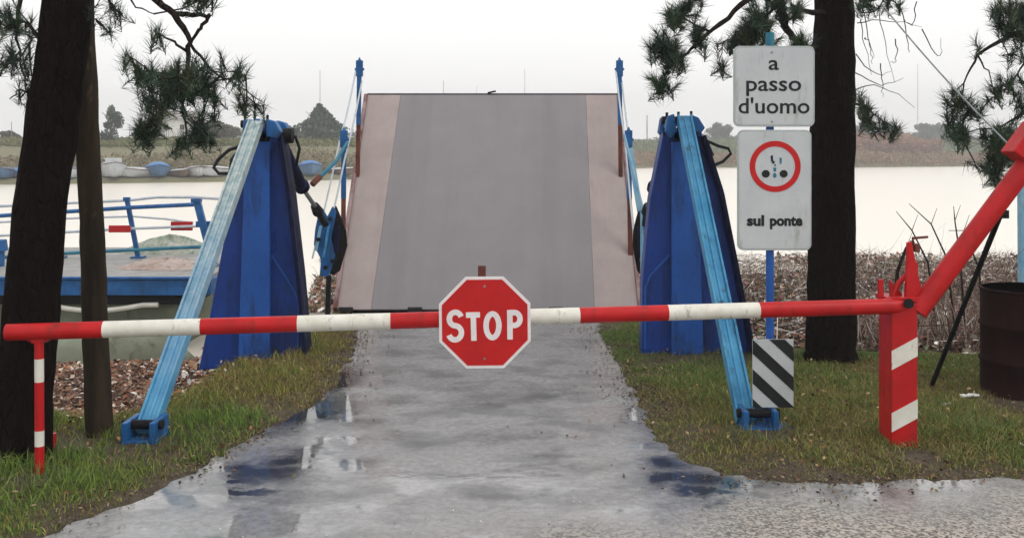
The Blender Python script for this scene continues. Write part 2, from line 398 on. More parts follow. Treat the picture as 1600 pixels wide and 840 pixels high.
def vnoise(x, y, s, seed=0):
    r = np.random.default_rng(seed).random((64, 64)); u = x * s; v = y * s
    i = np.floor(u).astype(int); j = np.floor(v).astype(int); fu = u - i; fv = v - j
    fu = fu * fu * (3 - 2 * fu); fv = fv * fv * (3 - 2 * fv); g = lambda a, b: r[a % 64, b % 64]
    return (g(i, j) * (1 - fu) + g(i + 1, j) * fu) * (1 - fv) + (g(i, j + 1) * (1 - fu) + g(i + 1, j + 1) * fu) * fv - .5
def terrain(x, y):
    x = np.asarray(x, float); y = np.asarray(y, float)
    zR = np.interp(y, [8.8, 10.5, 20, 26.5, 29, 40], [0, -.3, -.93, -1.10, -1.5, -3])
    zL = np.interp(y, [6.7, 8.5, 13.4, 14.4, 17, 40], [0, -.36, -.93, -1.25, -3, -3])
    xb = -2.45 - np.maximum(0, y - 11) * .17
    w_ = ss(xb + .2, xb - .5, x); z = zR * (1 - w_) + zL * w_
    lft = np.where(y > 7, -.28 * ss(7, 8.2, y), 0.); core = ss(-2.55 - lft, -2.2 - lft, x) * (1 - ss(2.1, 2.6, x)) * (y < 11.36)
    z = z * (1 - core)
    far = ss(11, 13, y)
    z = z + .10 * vnoise(x, y, .9, 1) * ss(7, 10, y) * (1 - core) + .05 * vnoise(x, y, 3, 2) * ss(7, 9, y) * (1 - core)
    return z
def ground_z(x, y):
    x = np.asarray(x, float); y = np.asarray(y, float); z = terrain(x, y)
    r = in_road(x, y); near = (np.abs(x) < 8) & (y > 1) & (y < 12)
    d = np.full(x.shape, 1.0); 
    if near.any(): d[near] = dist_road(x[near], y[near])
    z = z + np.where(r, -.03, .004 + .018 * ss(0, .6, d) + .02 * vnoise(x, y, 4, 3)); return z
xs = np.unique(np.round(np.concatenate([np.linspace(-150, -12, 24), np.linspace(-12, -5, 36), np.arange(-5, 5.5, .08), np.linspace(5.5, 14, 40), np.linspace(14, 150, 24)]), 3))
ys = np.unique(np.round(np.concatenate([np.linspace(-60, 2, 22), np.arange(2, 12, .08), [11.36, 11.3601], np.linspace(12, 31, 90), [36, 40]]), 4))
X, Yg = np.meshgrid(xs, ys); Z = ground_z(X, Yg)
nx, ny = len(xs), len(ys)
g = MB(); g.v = list(zip(X.ravel(), Yg.ravel(), Z.ravel()))
g.f = [(j * nx + i, j * nx + i + 1, (j + 1) * nx + i + 1, (j + 1) * nx + i) for j in range(ny - 1) for i in range(nx - 1)]; g.m = [0] * len(g.f)
tag(g.build('ground', 'soil', None, True), 'damp brown soil of the verges and the bank sloping to the water', kind='structure')
# road sheet (triangulated grid cut by the polygon: one ngon is enough, tessellated by Blender)
me = bpy.data.meshes.new('road')
import mathutils
tess = mathutils.geometry.tessellate_polygon([[Vector((p[0], p[1], 0)) for p in ROAD]])
me.from_pydata([(p[0], p[1], 0.0) for p in ROAD], [], [tuple(t) for t in tess]); me.materials.append(M['road'])
road = bpy.data.objects.new('road', me); C.objects.link(road)
for p in me.polygons:
    if p.normal.z < 0: p.flip()
tag(road, 'wet grey asphalt road leading to the raised ramp', kind='structure')
wt = MB(); wt.add([(-350, 12, -1), (470, 12, -1), (470, 560, -1), (-350, 560, -1)], [(0, 1, 2, 3)])
tag(wt.build('water', 'water'), 'pale silty canal water under a white sky', kind='structure')

# far bank: profile rows away from a slanted shore line
shore = [(-350, 66), (-60, 84), (-43, 88), (-19, 101), (0, 140), (26, 186), (63, 188), (95, 205), (300, 240), (470, 255)]
def far_profile(px):   # list of (distance from shore, z)
    lft = [(0, -1.3), (1.5, -.6), (8, .0), (14, .8), (20, 2.4), (30, 3.1), (45, 3.2), (120, 1.5), (300, 1.0)]
    rgt = [(0, -1.3), (2, -.6), (25, .2), (45, 1.2), (60, 4.0), (75, 4.6), (95, 4.6), (140, 2), (300, 1.5)]
    t = min(1, max(0, (px + 10) / 30)); return [(a[0] * (1 - t) + b[0] * t, a[1] * (1 - t) + b[1] * t) for a, b in zip(lft, rgt)]
def shore_y(x): return float(np.interp(x, [p[0] for p in shore], [p[1] for p in shore]))
fxs = sorted(set(list(np.linspace(-350, -80, 10)) + list(np.linspace(-80, 120, 90)) + list(np.linspace(120, 470, 14))))
fb = MB(); K = 9
for x in fxs:
    sy = shore_y(x)
    for k, (d, z) in enumerate(far_profile(x)):
        wob = rnd.uniform(-.12, .12) * (1 if k > 2 else .3)
        fb.v.append((x, sy + d + (rnd.uniform(-.4, .4) if k == 0 else 0), z + wob))
for i in range(len(fxs) - 1):
    for k in range(K - 1):
        a = i * K + k; fb.f.append((a, a + K, a + K + 1, a + 1)); fb.m.append(0)
tag(fb.build('terrain', 'far_land', None, True), 'far bank and low levee across the canal', kind='structure')
def far_z(x, y):
    pr = far_profile(x); return float(np.interp(y - shore_y(x), [p[0] for p in pr], [p[1] for p in pr]))

# ------------------------------------------------------------------ grass, litter
def blades(name, xy, h, wd, cols, mat, lean=.5, label='', kind='stuff'):
    n = len(xy); z = ground_z(xy[:, 0], xy[:, 1]) - .005
    a = rng.uniform(0, 2 * np.pi, n); b = rng.uniform(0, 2 * np.pi, n); L = h * rng.uniform(.2, lean * 2, n)
    base = np.stack([xy[:, 0], xy[:, 1], z], 1); sd_ = np.stack([np.cos(a), np.sin(a), np.zeros(n)], 1) * (wd / 2)[:, None]
    dr = np.stack([np.cos(b), np.sin(b), np.zeros(n)], 1)
    mid = base + dr * (L * .35)[:, None] + np.array([0, 0, 1]) * (h * .6)[:, None]
    tip = base + dr * L[:, None] + np.array([0, 0, 1]) * (h * rng.uniform(.75, 1, n))[:, None]
    V = np.stack([base - sd_, base + sd_, mid + sd_ * .7, mid - sd_ * .7, tip], 1)
    o = np_mesh(name, V, [(0, 1, 2, 3), (3, 2, 4)], cols, mat); tag(o, label, kind=kind); return o
FEET = [(-2.28, 6.2, .27), (1.58, 6.5, .3), (3.72, 7.2, .55), (2.40, 6.05, .13), (-2.62, 5.52, .16), (1.5, 8.85, .5), (1.9, 8.85, .4), (-2.1, 8.9, .35), (-2.62, 6.25, .2)]
def footmask(x, y):
    m = np.zeros(len(x))
    for a, b, r_ in FEET: m = np.maximum(m, np.exp(-((x - a) ** 2 + (y - b) ** 2) / r_ ** 2))
    return m
def palette(n, cols, w_=None, var=.25):
    c = np.array(cols); i = rng.choice(len(c), n, p=None if w_ is None else np.array(w_) / sum(w_)); return c[i] * rng.uniform(1 - var, 1 + var, (n, 1))
def sample(n, x0, x1, y0, y1): return np.stack([rng.uniform(x0, x1, n), rng.uniform(y0, y1, n)], 1)

# left verge
q = sample(300000, -8, -.9, 2.3, 11.3); x, y = q.T
nz = vnoise(x, y, 2.2, 5) + vnoise(x, y, 6, 6) * .6
k = ~in_road(x, y) & (terrain(x, y) > -.14) & (x > -.58 * y - .5)
d = np.full(len(x), 0.); d[k] = dist_road(x[k], y[k])
k &= (rng.random(len(x)) < np.clip(.38 + d * 2.2 + nz * 1.2, 0, 1) - footmask(x, y)); q = q[k]; x, y = q.T; d = d[k]; nz = nz[k]
green = np.clip(.92 - ss(6.2, 8.2, y) * .95 + nz * 1.3 - np.exp(-d * 3.5) * .75 + .6 * np.exp(-((x + 1.95) ** 2 + (y - 6.9) ** 2) / .12), 0, 1)
gc = palette(len(x), [(0.115, 0.203, 0.030), (0.162, 0.257, 0.041), (0.068, 0.121, 0.024), (0.216, 0.270, 0.054)], None, .3)
bc = palette(len(x), [(0.295, 0.258, 0.061), (0.218, 0.151, 0.042), (0.167, 0.181, 0.037), (0.333, 0.318, 0.097), (0.128, 0.076, 0.037)], None, .3)
pick = (rng.random(len(x)) < green)[:, None]
blades('grass', q, rng.uniform(.02, .075, len(x)) * (1 + nz) * np.clip(.5 + d * 1.5, .45, 1.3), rng.uniform(.003, .007, len(x)), np.where(pick, gc, bc), 'grass', .6,
       'green grass of the left verge under the barrier')
# right verge
q = sample(430000, .3, 7.5, 5.1, 11.3); x, y = q.T
nz = vnoise(x, y, 2.0, 8) + vnoise(x, y, 5, 9) * .7
k = ~in_road(x, y) & (terrain(x, y) > -.12) & (x < .58 * y + .8)
d = np.full(len(x), 0.); d[k] = dist_road(x[k], y[k])
bare = np.exp(-(((x - 3.2) / .6) ** 2 + ((y - 6.85) / .38) ** 2))     # trodden sandy patch beside the drum
k &= (rng.random(len(x)) < np.clip(.42 + d * 1.8 + nz * 1.2 - bare * 1.3, 0.03, 1) - footmask(x, y)); q = q[k]; x, y = q.T; d = d[k]; nz = nz[k]
green = np.clip(.28 + ss(7.4, 9, y) * .45 + nz * .9 - np.exp(-d * 5) * .2, 0, 1)
gc = palette(len(x), [(0.121, 0.189, 0.041), (0.074, 0.128, 0.034), (0.176, 0.230, 0.054)], None, .3)
bc = palette(len(x), [(0.270, 0.258, 0.067), (0.193, 0.181, 0.049), (0.321, 0.302, 0.097), (0.154, 0.106, 0.037), (0.154, 0.181, 0.042), (0.257, 0.181, 0.067)], None, .3)
pick = (rng.random(len(x)) < green)[:, None]
blades('grass', q, rng.uniform(.012, .06, len(x)) * (1 + nz * .8) * np.clip(.5 + d * 1.2, .45, 1.2), rng.uniform(.003, .007, len(x)), np.where(pick, gc, bc), 'grass', .7,
       'olive brown grass of the right verge around the red post')

def leaves_at(name, q, z, size, cols, label, flat=.5):
    n = len(q); nrm = rng.normal(0, flat, (n, 3)); nrm[:, 2] = np.abs(nrm[:, 2]) + .6; nrm /= np.linalg.norm(nrm, axis=1)[:, None]
    a = rng.normal(0, 1, (n, 3)); a -= (a * nrm).sum(1)[:, None] * nrm; a /= np.linalg.norm(a, axis=1)[:, None]; b = np.cross(nrm, a)
    c = np.stack([q[:, 0], q[:, 1], z], 1); s = size[:, None]
    V = np.stack([c - a * s, c + b * s * .55 + nrm * s * .15, c + a * s, c - b * s * .55 + nrm * s * .15], 1)
    o = np_mesh(name, V, [(0, 1, 2, 3)], cols, 'leaf'); tag(o, label, kind='stuff'); return o
def leaves(name, q, size, cols, label, zoff=.0, flat=.5, stack=0.):
    n = len(q); z = np.maximum(terrain(q[:, 0], q[:, 1]), -1.0) + .02 + zoff + rng.uniform(0, 1, n) ** 2 * stack
    nrm = rng.normal(0, flat, (n, 3)); nrm[:, 2] = np.abs(nrm[:, 2]) + .6; nrm /= np.linalg.norm(nrm, axis=1)[:, None]
    a = rng.normal(0, 1, (n, 3)); a -= (a * nrm).sum(1)[:, None] * nrm; a /= np.linalg.norm(a, axis=1)[:, None]; b = np.cross(nrm, a)
    c = np.stack([q[:, 0], q[:, 1], z], 1); s = size[:, None]
    V = np.stack([c - a * s, c + b * s * .55 + nrm * s * .15, c + a * s, c - b * s * .55 + nrm * s * .15], 1)
    o = np_mesh(name, V, [(0, 1, 2, 3)], cols, 'leaf'); tag(o, label, kind='stuff'); return o
q = sample(200000, -5, 6.5, 3.2, 11.2); d = dist_road(q[:, 0], q[:, 1]); ins = in_road(q[:, 0], q[:, 1])
k = (rng.random(len(q)) < np.exp(-d * np.where(ins, 9., 4.)) * (.45 + 1.6 * vnoise(q[:, 0], q[:, 1], 1.7, 31)).clip(0, 1)); q = q[k]; ins = ins[k]
leaves_at('verge_crumbs', q, np.where(ins, .004, ground_z(q[:, 0], q[:, 1]) + .006) + rng.uniform(0, .008, len(q)), rng.uniform(.004, .016, len(q)), palette(len(q), [(.06, .035, .022), (.10, .06, .035), (.16, .09, .05), (.04, .022, .018), (.13, .12, .05), (.20, .15, .10)]), 'crumbs of earth and fallen needles along the road edges')
for (x0, x1, y0, y1, n_, lb) in ((-3.6, -.9, 4.4, 9.5, 900, 'dead brown leaves lying in the grass of the left verge'), (.8, 5, 5.6, 9, 1500, 'dead brown leaves lying in the grass of the right verge')):
    q = sample(n_, x0, x1, y0, y1); q = q[~in_road(q[:, 0], q[:, 1]) & (terrain(q[:, 0], q[:, 1]) > -.1)]; q = q[(vnoise(q[:, 0], q[:, 1], 1.9, 51) + .5) > rng.random(len(q)) * .9]
    leaves_at('fallen_leaves', q, ground_z(q[:, 0], q[:, 1]) + rng.uniform(.02, .06, len(q)), rng.uniform(.008, .022, len(q)), palette(len(q), [(.22, .11, .05), (.14, .06, .035), (.32, .22, .12), (.10, .05, .03)]), lb, .7)
q = sample(3500, -4.5, 6.5, 3.0, 9.5); q = q[in_road(q[:, 0], q[:, 1]) & (q[:, 1] < 5.4 + q[:, 0] * .2)]
leaves_at('grit', q, np.full(len(q), .004), rng.uniform(.002, .007, len(q)), palette(len(q), [(.5, .48, .44), (.25, .23, .2), (.08, .07, .06), (.6, .58, .55)]), 'loose grit on the gravelly crossing road')
LC = [(.22, .12, .07), (.30, .19, .12), (.45, .36, .29), (.13, .06, .04), (.55, .50, .44), (.26, .10, .055), (.09, .05, .04), (.62, .60, .56)]
q = sample(60000, -9, -2.2, 6.5, 14.6); x, y = q.T; k = (terrain(x, y) > -1.05) & (terrain(x, y) < -.03) & (x > -.56 * y - 1); q = q[k]
leaves('leaf_litter', q, rng.uniform(.015, .042, len(q)), palette(len(q), LC, [4, 3, 1.5, 3, 1, 3, 4, .5], .4), 'brown and pale fallen leaves on the slope below the left pole', 0, .5, .05)
q = sample(110000, -5.2, 17, 8.9, 28); x, y = q.T
k = (terrain(x, y) < -.03) & (terrain(x, y) > -1.16) & ((y < 19.5) | (vnoise(x, y, .55, 61) + .6 * vnoise(x, y * 2, 1.3, 62) > (y - 24) * .06)) & (x < .58 * y + 1) & (x > -.2 * y - 1.4) & ~((y < 11.5) & (np.abs(x + .27) < 2.2)); q = q[k]
LR = LC + [(.5, .42, .40), (.16, .15, .08), (.10, .13, .07), (.30, .10, .12)]
leaves('drift_litter', q, rng.uniform(.012, .06, len(q)) * (.7 + q[:, 1] * .03), palette(len(q), LR, [3, 3, 2, 4, 3, 2, 5, 2.5, 2, 3, 3, 1], .35) * (1 + 1.1 * vnoise(q[:, 0], q[:, 1], 1.6, 41) + .8 * vnoise(q[:, 0], q[:, 1], 5, 42))[:, None].clip(.2, 2), 'brown, grey and white drift litter on the bank before the water', 0, .7, .18)
q = sample(9000, 2.2, 16, 9.2, 27); q = q[(q[:, 0] < .58 * q[:, 1] + .6)]; n = len(q); a = rng.uniform(0, 3.14, n); ln = rng.uniform(.08, .4, n); z = terrain(q[:, 0], q[:, 1]) + rng.uniform(.03, .3, n)
dv = np.stack([np.cos(a), np.sin(a), rng.normal(0, .35, n)], 1) * ln[:, None]; c = np.stack([q[:, 0], q[:, 1], z], 1); sv = np.stack([-np.sin(a), np.cos(a), np.full(n, 1.)], 1) * rng.uniform(.004, .011, n)[:, None]
o = np_mesh('fallen_sticks', np.stack([c - dv, c + dv, c + dv * .9 + sv, c - dv * .9 + sv], 1), [(0, 1, 2, 3)], palette(n, [(.5, .47, .43), (.04, .025, .02), (.16, .10, .07), (.05, .03, .03), (.10, .05, .04)]), 'leaf'); tag(o, 'pale and dark dead sticks strewn over the right bank', kind='stuff')
# dead stems standing in the drift litter on the right bank
q = sample(12000, 2.0, 16, 9.1, 27); x, y = q.T; k = (x < .58 * y + .6) & (terrain(x, y) > -1.09) & ((x > .35 * y + .6) | (rng.random(len(x)) < .45)); q = q[k]
blades('dead_reed', q, rng.uniform(.25, .62, len(q)) * (1 + vnoise(q[:, 0], q[:, 1], .8, 4)), rng.uniform(.006, .014, len(q)), palette(len(q), [(.14, .09, .06), (.36, .30, .25), (.05, .03, .025), (.20, .08, .06), (.05, .06, .03), (.09, .05, .04)]), 'leaf', .55,
       'dry dead stems tangled on the right bank')
for (n_, y0, y1, h0, h1, xf, lb) in ((2600, 9.2, 12.5, .3, .8, .30, 'tangled thin brush just behind the right verge'), (170, 9.8, 13, 1.0, 1.75, .34, 'tall thin dry twigs rising against the water on the right')):
    q = sample(n_, 2.6, 9.5, y0, y1); q = q[(q[:, 0] > xf * q[:, 1]) & (q[:, 0] < .58 * q[:, 1] + .6)]
    blades('dry_brush', q, rng.uniform(h0, h1, len(q)), rng.uniform(.005, .011, len(q)), palette(len(q), [(.36, .30, .26), (.12, .07, .05), (.24, .17, .13), (.05, .035, .03), (.45, .40, .36), (.20, .09, .08)]), 'leaf', .45, lb)
q = sample(2200, -6, -2, 14, 27); x, y = q.T; k = (terrain(x, y) > -1.05) & (x > -.2 * y - 1.2); q = q[k]
blades('dead_reed', q, rng.uniform(.15, .45, len(q)), rng.uniform(.006, .014, len(q)), palette(len(q), [(.2, .14, .09), (.42, .36, .30), (.09, .05, .04), (.08, .09, .05)]), 'leaf', .5,
       'dry dead stems between the left tower and the ramp')

# ------------------------------------------------------------------ bascule ramp
ab = MB(); ab.box((-.27, 11.5, -.62), (4.1, .26, 1.2)); tag(ab.build('abutment', 'concrete', None, bev=.02), 'low concrete abutment at the foot of the raised ramp', 'abutment')
RB = Vector((0, 11.66, 0.0)); RT = Vector((0, 13.92, 2.56)); D = (RT - RB).normalized(); NN = Vector((0, -D.z, D.y)); RL = (RT - RB).length
def R_(x, t, n=0): return Vector((x, 0, 0)) + RB + D * (RL * t) + NN * n
XL, XR = -1.985, 1.435
ramp = thing('bascule_ramp', (-.27, 11.66, 0), 'raised grey bridge ramp with pinkish side strips closing the road', 'bridge ramp')
def slab(mb, xa0, xb0, xa1, xb1, n0, n1, t0=0, t1=1, mi=0):
    vs = [R_(xa0, t0, n0), R_(xb0, t0, n0), R_(xb1, t1, n0), R_(xa1, t1, n0), R_(xa0, t0, n1), R_(xb0, t0, n1), R_(xb1, t1, n1), R_(xa1, t1, n1)]
    return mb.add(vs, [(3, 2, 1, 0), (4, 5, 6, 7), (0, 1, 5, 4), (2, 3, 7, 6), (1, 2, 6, 5), (3, 0, 4, 7)], mi)
s1 = MB(); slab(s1, -1.60, .935, -1.51, 1.0, 0, .03); child('roadway', s1, 'deck_grey', ramp)
s2 = MB(); slab(s2, XL, -1.603, XL + .03, -1.513, 0, .028); child('side_strip', s2, 'deck_pink', ramp)
s2 = MB(); slab(s2, .938, XR, 1.003, XR - .01, 0, .028); child('side_strip', s2, 'deck_pink', ramp)
s3 = MB()
for xx in (XL + .1, -1.1, -.27, .5, XR - .1): slab(s3, xx - .05, xx + .05, xx - .05, xx + .05, -.38, -.003)
for t in (.03, .25, .5, .75, .97): slab(s3, XL + .02, XR - .02, XL + .02, XR - .02, -.3, -.004, t - .012, t + .012)
child('girder', s3, 'blue_navy', ramp)
s4 = MB(); slab(s4, XL + .01, XR, XL + .02, XR, -.12, .03, 1.0005, 1.009)
s4.beam(R_(-.33, 1.007, .04), R_(-.22, 1.007, .075), .02, .02)
child('lip', s4, 'dark', ramp, bev=.005)
s5 = MB(); slab(s5, XL - .05, XL - .002, XL - .02, XL + .028, -.2, .06, 0.0, .998)
child('side_beam', s5, 'pink_rust', ramp, bev=.006, label='pinkish left side beam with dark rust runs')
s5 = MB(); slab(s5, XR + .002, XR + .05, XR - .008, XR + .04, -.2, .05, 0.0, .998); child('side_beam', s5, 'pink_rust', ramp, bev=.006)
for xx in (XL + .1, -1.1, -.27, .5, XR - .15):
    hg = MB(); hg.tube([(xx - .08, 11.6, .0), (xx + .08, 11.6, .0)], .05, 12); child('hinge', hg, 'dark', ramp, True)
for side, X0, cols in ((-1, XL - .02, None), (1, XR - .03, None)):
    A0, A1 = Vector((X0 + .05 * (side < 0) - (.03 if side > 0 else 0), 12.96, 1.46)), Vector((X0 + .075 * (side < 0) - (.045 if side > 0 else 0), 12.96, 2.90))
    B0, B1 = Vector((X0 - .0, 12.16, .56)), Vector((X0 + (.01 if side < 0 else -.02), 12.16, 2.0))
    C0, C1 = Vector((X0 - .05 * (-side), 11.62, .05)), Vector((X0 - .03, 11.5, 1.2))
    for (a, b, mt) in ((A0, A1, 'rust'), (B0, B1, 'rust')):
        ps = MB(); c = a.lerp(b, .48)
        ps.beam(a, c, .05, .05); po = child('stanchion', ps, 'rust', ramp, bev=.004)
        ps = MB(); ps.beam(c, b, .055, .05); ps.box(b + Vector((0, 0, -.04)), (.085, .06, .2)); ps.tube([b + Vector((-.06, 0, -.05)), b + Vector((.06, 0, -.05))], .016, 8)
        ps.tube([b + Vector((0, 0, .05)), b + Vector((0, 0, .1))], [.03, .006], 8)
        child('stanchion_head', ps, 'blue_rail', po, bev=.004)
    for dx, e in ((-.045, .0), (.03, .14)):
        cb_ = MB(); pA = A1 + Vector((dx, 0, -.06 - e)); pB = B1 + Vector((dx, 0, -.04 - e)); pC = Vector((X0 + (-.16 if side < 0 else .05) + dx * 1.5, 11.45, .62))
        pts = []
        for u in range(9): t = u / 8; v = pA.lerp(pB, t); v.z -= .05 * math.sin(math.pi * t); pts.append(v)
        for u in range(1, 9): t = u / 8; v = pB.lerp(pC, t); v.z -= .03 * math.sin(math.pi * t); pts.append(v)
        cb_.tube(pts, .011, 6); child('cable', cb_, 'cable', ramp, True)
# lever brackets carrying the ramp
def plate_px(pts, Y, y0, y1, mat, name, parent):
    mb = MB(); mb.prism([((px - 800) / F * Y, H - (py - HY) / F * Y) for px, py in pts], Y + y0, Y + y1); return child(name, mb, mat, parent, bev=.006)
def lever(mx_, Y):
    f = lambda pts: [((px - 513) * mx_[1] + mx_[0], py) for px, py in pts]
    b = plate_px(f([(508, 352), (522, 322), (532, 345), (538, 362), (540, 385), (528, 425), (518, 432), (508, 425)]), Y, .10, .14, 'dark', 'lever_plate', ramp)
    plate_px(f([(498, 334), (505, 326), (512, 338), (520, 322), (526, 330), (518, 372), (524, 400), (514, 432), (500, 430), (502, 405), (491, 382), (493, 358)]), Y, -.03, .0, 'blue_rail', 'lever_cheek', b)
    plate_px(f([(500, 352), (505, 352), (497, 392), (492, 390)]), Y, -.05, -.032, 'blue_pale', 'highlight_strap', b)  # pale straps: the bracket's highlights put into their colour
    plate_px(f([(512, 356), (517, 350), (509, 402), (504, 402)]), Y, -.05, -.032, 'blue_light', 'highlight_strap', b)
    plate_px(f([(522, 362), (530, 352), (528, 392), (520, 398)]), Y, -.02, .06, 'blue_navy', 'lever_web', b)
    for px, py in ((501, 344), (515, 342), (508, 418), (519, 408), (497, 374)):
        px = (px - 513) * mx_[1] + mx_[0]; p = P(px, py, Y - .07); m2 = MB(); m2.tube([p, p + Vector((0, .24, 0))], .022, 10); child('bolt', m2, 'dark', b, True)
lever((513, 1), 11.1); lever((1007, -.62), 11.1)
lg = MB(); lg.beam(P(514, 430, 11.1), P(512, 492, 11.1), .05, .06); lg.box(P(527, 372, 11.22), (.12, .05, .42)); child('counter_plate', lg, 'dark', ramp, bev=.005)
rod = MB(); rod.tube([P(543, 222, 12.0), P(525, 252, 11.8), P(492, 284, 11.5)], [.018, .022, .028], 8)
ro = child('stay_rod', rod, 'teal', ramp, True); rod = MB(); rod.tube([P(500, 276, 11.55), P(488, 288, 11.45)], .035, 8); child('rod_end', rod, 'rust', ro, True)

# ------------------------------------------------------------------ towers with raking legs
def xz(pts, Y): return [((px - 800) / F * Y, H - (py - HY) / F * Y) for px, py in pts]
def tower(label, outline, col, crease, flange, cap, leglabel, loops, legpts, foot, cyl, motor):
    Y = 9.1; bx = (outline[0][0] + outline[-1][0]) / 2
    t = thing('lifting_tower', (P(bx, 545, Y).x, Y, -.25), label, 'bridge tower', 'blue towers beside the ramp')
    pl = MB(); pl.prism(xz(outline, Y), Y, Y + .2); child('side_plate', pl, 'blue_deep', t, bev=.01)
    co = MB(); zt = P(0, col[2], Y).z; x0, x1 = P(col[0], 0, Y).x, P(col[1], 0, Y).x
    xt0, xt1 = P(col[3], 0, Y).x, P(col[4], 0, Y).x
    co.prism([(x0, -.55), (x1, -.55), (xt1, zt), (xt0, zt)], Y - .07, Y - .001); child('column', co, 'blue_mid', t, bev=.008)
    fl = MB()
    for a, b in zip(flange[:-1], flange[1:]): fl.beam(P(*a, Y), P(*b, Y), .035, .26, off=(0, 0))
    fo = child('flange', fl, 'blue_navy', t, bev=.004)  # shade of the tower's edge face is put into this navy colour
    cr = MB()
    for a, b in zip(crease[:-1], crease[1:]): cr.beam(P(*a, Y - .005), P(*b, Y - .005), .018, .02)
    child('stiffener', cr, 'blue_mid', t)
    hd = None
    cp = MB(); cp.box(P((cap[0][2][0] + cap[1][0][0]) / 2, 212, Y + .15), (.24, .3, .14)); hd = child('head_block', cp, 'blue_deep', t, bev=.015)
    for pc in cap:
        for ya_ in (-.26, .12): cp = MB(); cp.prism(xz(pc, Y - .2), Y + ya_, Y + ya_ + .13); child('head_bracket', cp, 'blue_rail', t, bev=.01)
    cx = (cap[0][0][0] + cap[0][2][0]) / 2
    pn = MB(); a = P(min(c[0] for c in cap[0]) - 4, cap[0][0][1] + 6, Y - .08); b = P(max(c[0] for c in cap[-1]) + 4, cap[0][0][1] + 6, Y - .08)
    pn.tube([a, b], .035, 12); child('pin', pn, 'dark', hd, True)
    for pc in cap:
        for k in (0, -1):
            bl = MB(); q_ = P(pc[k][0], pc[k][1], Y - .18); bl.tube([q_ + Vector((0, 0, -.03)), q_ + Vector((0, 0, .035))], .012, 8); child('bolt', bl, 'blue_navy', hd, True)
    for lp in loops:
        lm = MB(); lm.tube([P(px, py, Y + .15) for px, py in lp[0]], lp[1], 8); child('hydraulic_hose', lm, 'rubber', t, True)
    # leg: channel section with proud lips
    a, b = legpts; lgm = MB(); wd = .09
    lgm.beam(a, b, wd, .05)
    for s_ in (-1, 1): lgm.beam(a, b, .016, .09, off=(s_ * (wd / 2 + .0085), 0))
    lgm.beam(a.lerp(b, .01), b.lerp(a, .01), .02, .07, off=(0, 0))
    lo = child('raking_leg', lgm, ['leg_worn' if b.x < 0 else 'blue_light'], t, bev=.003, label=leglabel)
    # leg foot
    fm = MB()
    for dx in foot: fm.prism([(b.x + dx - .018, -.02), (b.x + dx + .018, -.02), (b.x + dx + .018, .15), (b.x + dx - .018, .15)], b.y - .14, b.y + .12)
    fm.box((b.x + sum(foot) / len(foot), b.y, .025), (max(foot) - min(foot) + .05, .26, .03)); fm.box((b.x + sum(foot) / len(foot), b.y + .1, .08), (max(foot) - min(foot) - .05, .02, .13))
    fo = child('foot_bracket', fm, 'blue_rail', t, bev=.006)
    pn = MB(); pn.tube([(b.x + min(foot) - .04, b.y - .05, .12), (b.x + max(foot) + .04, b.y - .05, .12)], .03, 12); child('foot_pin', pn, 'dark', fo, True)
    if cyl:
        p0, p1, p2, p3 = cyl
        cm = MB(); cm.tube([p0, p0.lerp(p1, .08), p0.lerp(p1, .1), p0.lerp(p1, .9), p0.lerp(p1, .92), p1], [.07, .07, .055, .055, .072, .072], 16)
        c_ = child('hydraulic_cylinder', cm, 'blue_navy', t, True)
        rm = MB(); rm.tube([p1, p2], .022, 10); child('piston_rod', rm, 'steel', c_, True)
        em = MB(); em.tube([p2, p2.lerp(p3, .3), p2.lerp(p3, .32), p3], [.045, .06, .04, .035], 12); child('rod_clevis', em, 'dark', c_, True)
    if motor:
        mm = MB(); p = P(*motor, Y + .05); mm.tube([p + Vector((-.12, 0, 0)), p + Vector((.0, 0, 0)), p + Vector((.01, 0, 0)), p + Vector((.09, 0, 0))], [.055, .055, .07, .07], 14)
        mm.tube([P(461, 212, Y + .1), P(468, 232, Y + .1), P(463, 258, Y + .15)], .013, 8)
        child('hydraulic_motor', mm, 'dark', t, True)
    return t
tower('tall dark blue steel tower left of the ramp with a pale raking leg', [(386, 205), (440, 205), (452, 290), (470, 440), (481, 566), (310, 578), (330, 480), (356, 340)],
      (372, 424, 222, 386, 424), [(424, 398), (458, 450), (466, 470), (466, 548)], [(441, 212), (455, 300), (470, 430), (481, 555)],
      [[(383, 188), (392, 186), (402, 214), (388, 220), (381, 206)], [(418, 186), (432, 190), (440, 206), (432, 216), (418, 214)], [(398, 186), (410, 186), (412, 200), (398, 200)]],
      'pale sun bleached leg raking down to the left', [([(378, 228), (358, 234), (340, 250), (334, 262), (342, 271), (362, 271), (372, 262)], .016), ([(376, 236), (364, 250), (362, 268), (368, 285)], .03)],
      (P(400, 192, 8.85), P(228, 674, 6.38)), (-.085, .085), (P(436, 216, 9.3), P(473, 294, 9.9), P(492, 322, 10.5), P(508, 350, 10.95)), (442, 212))
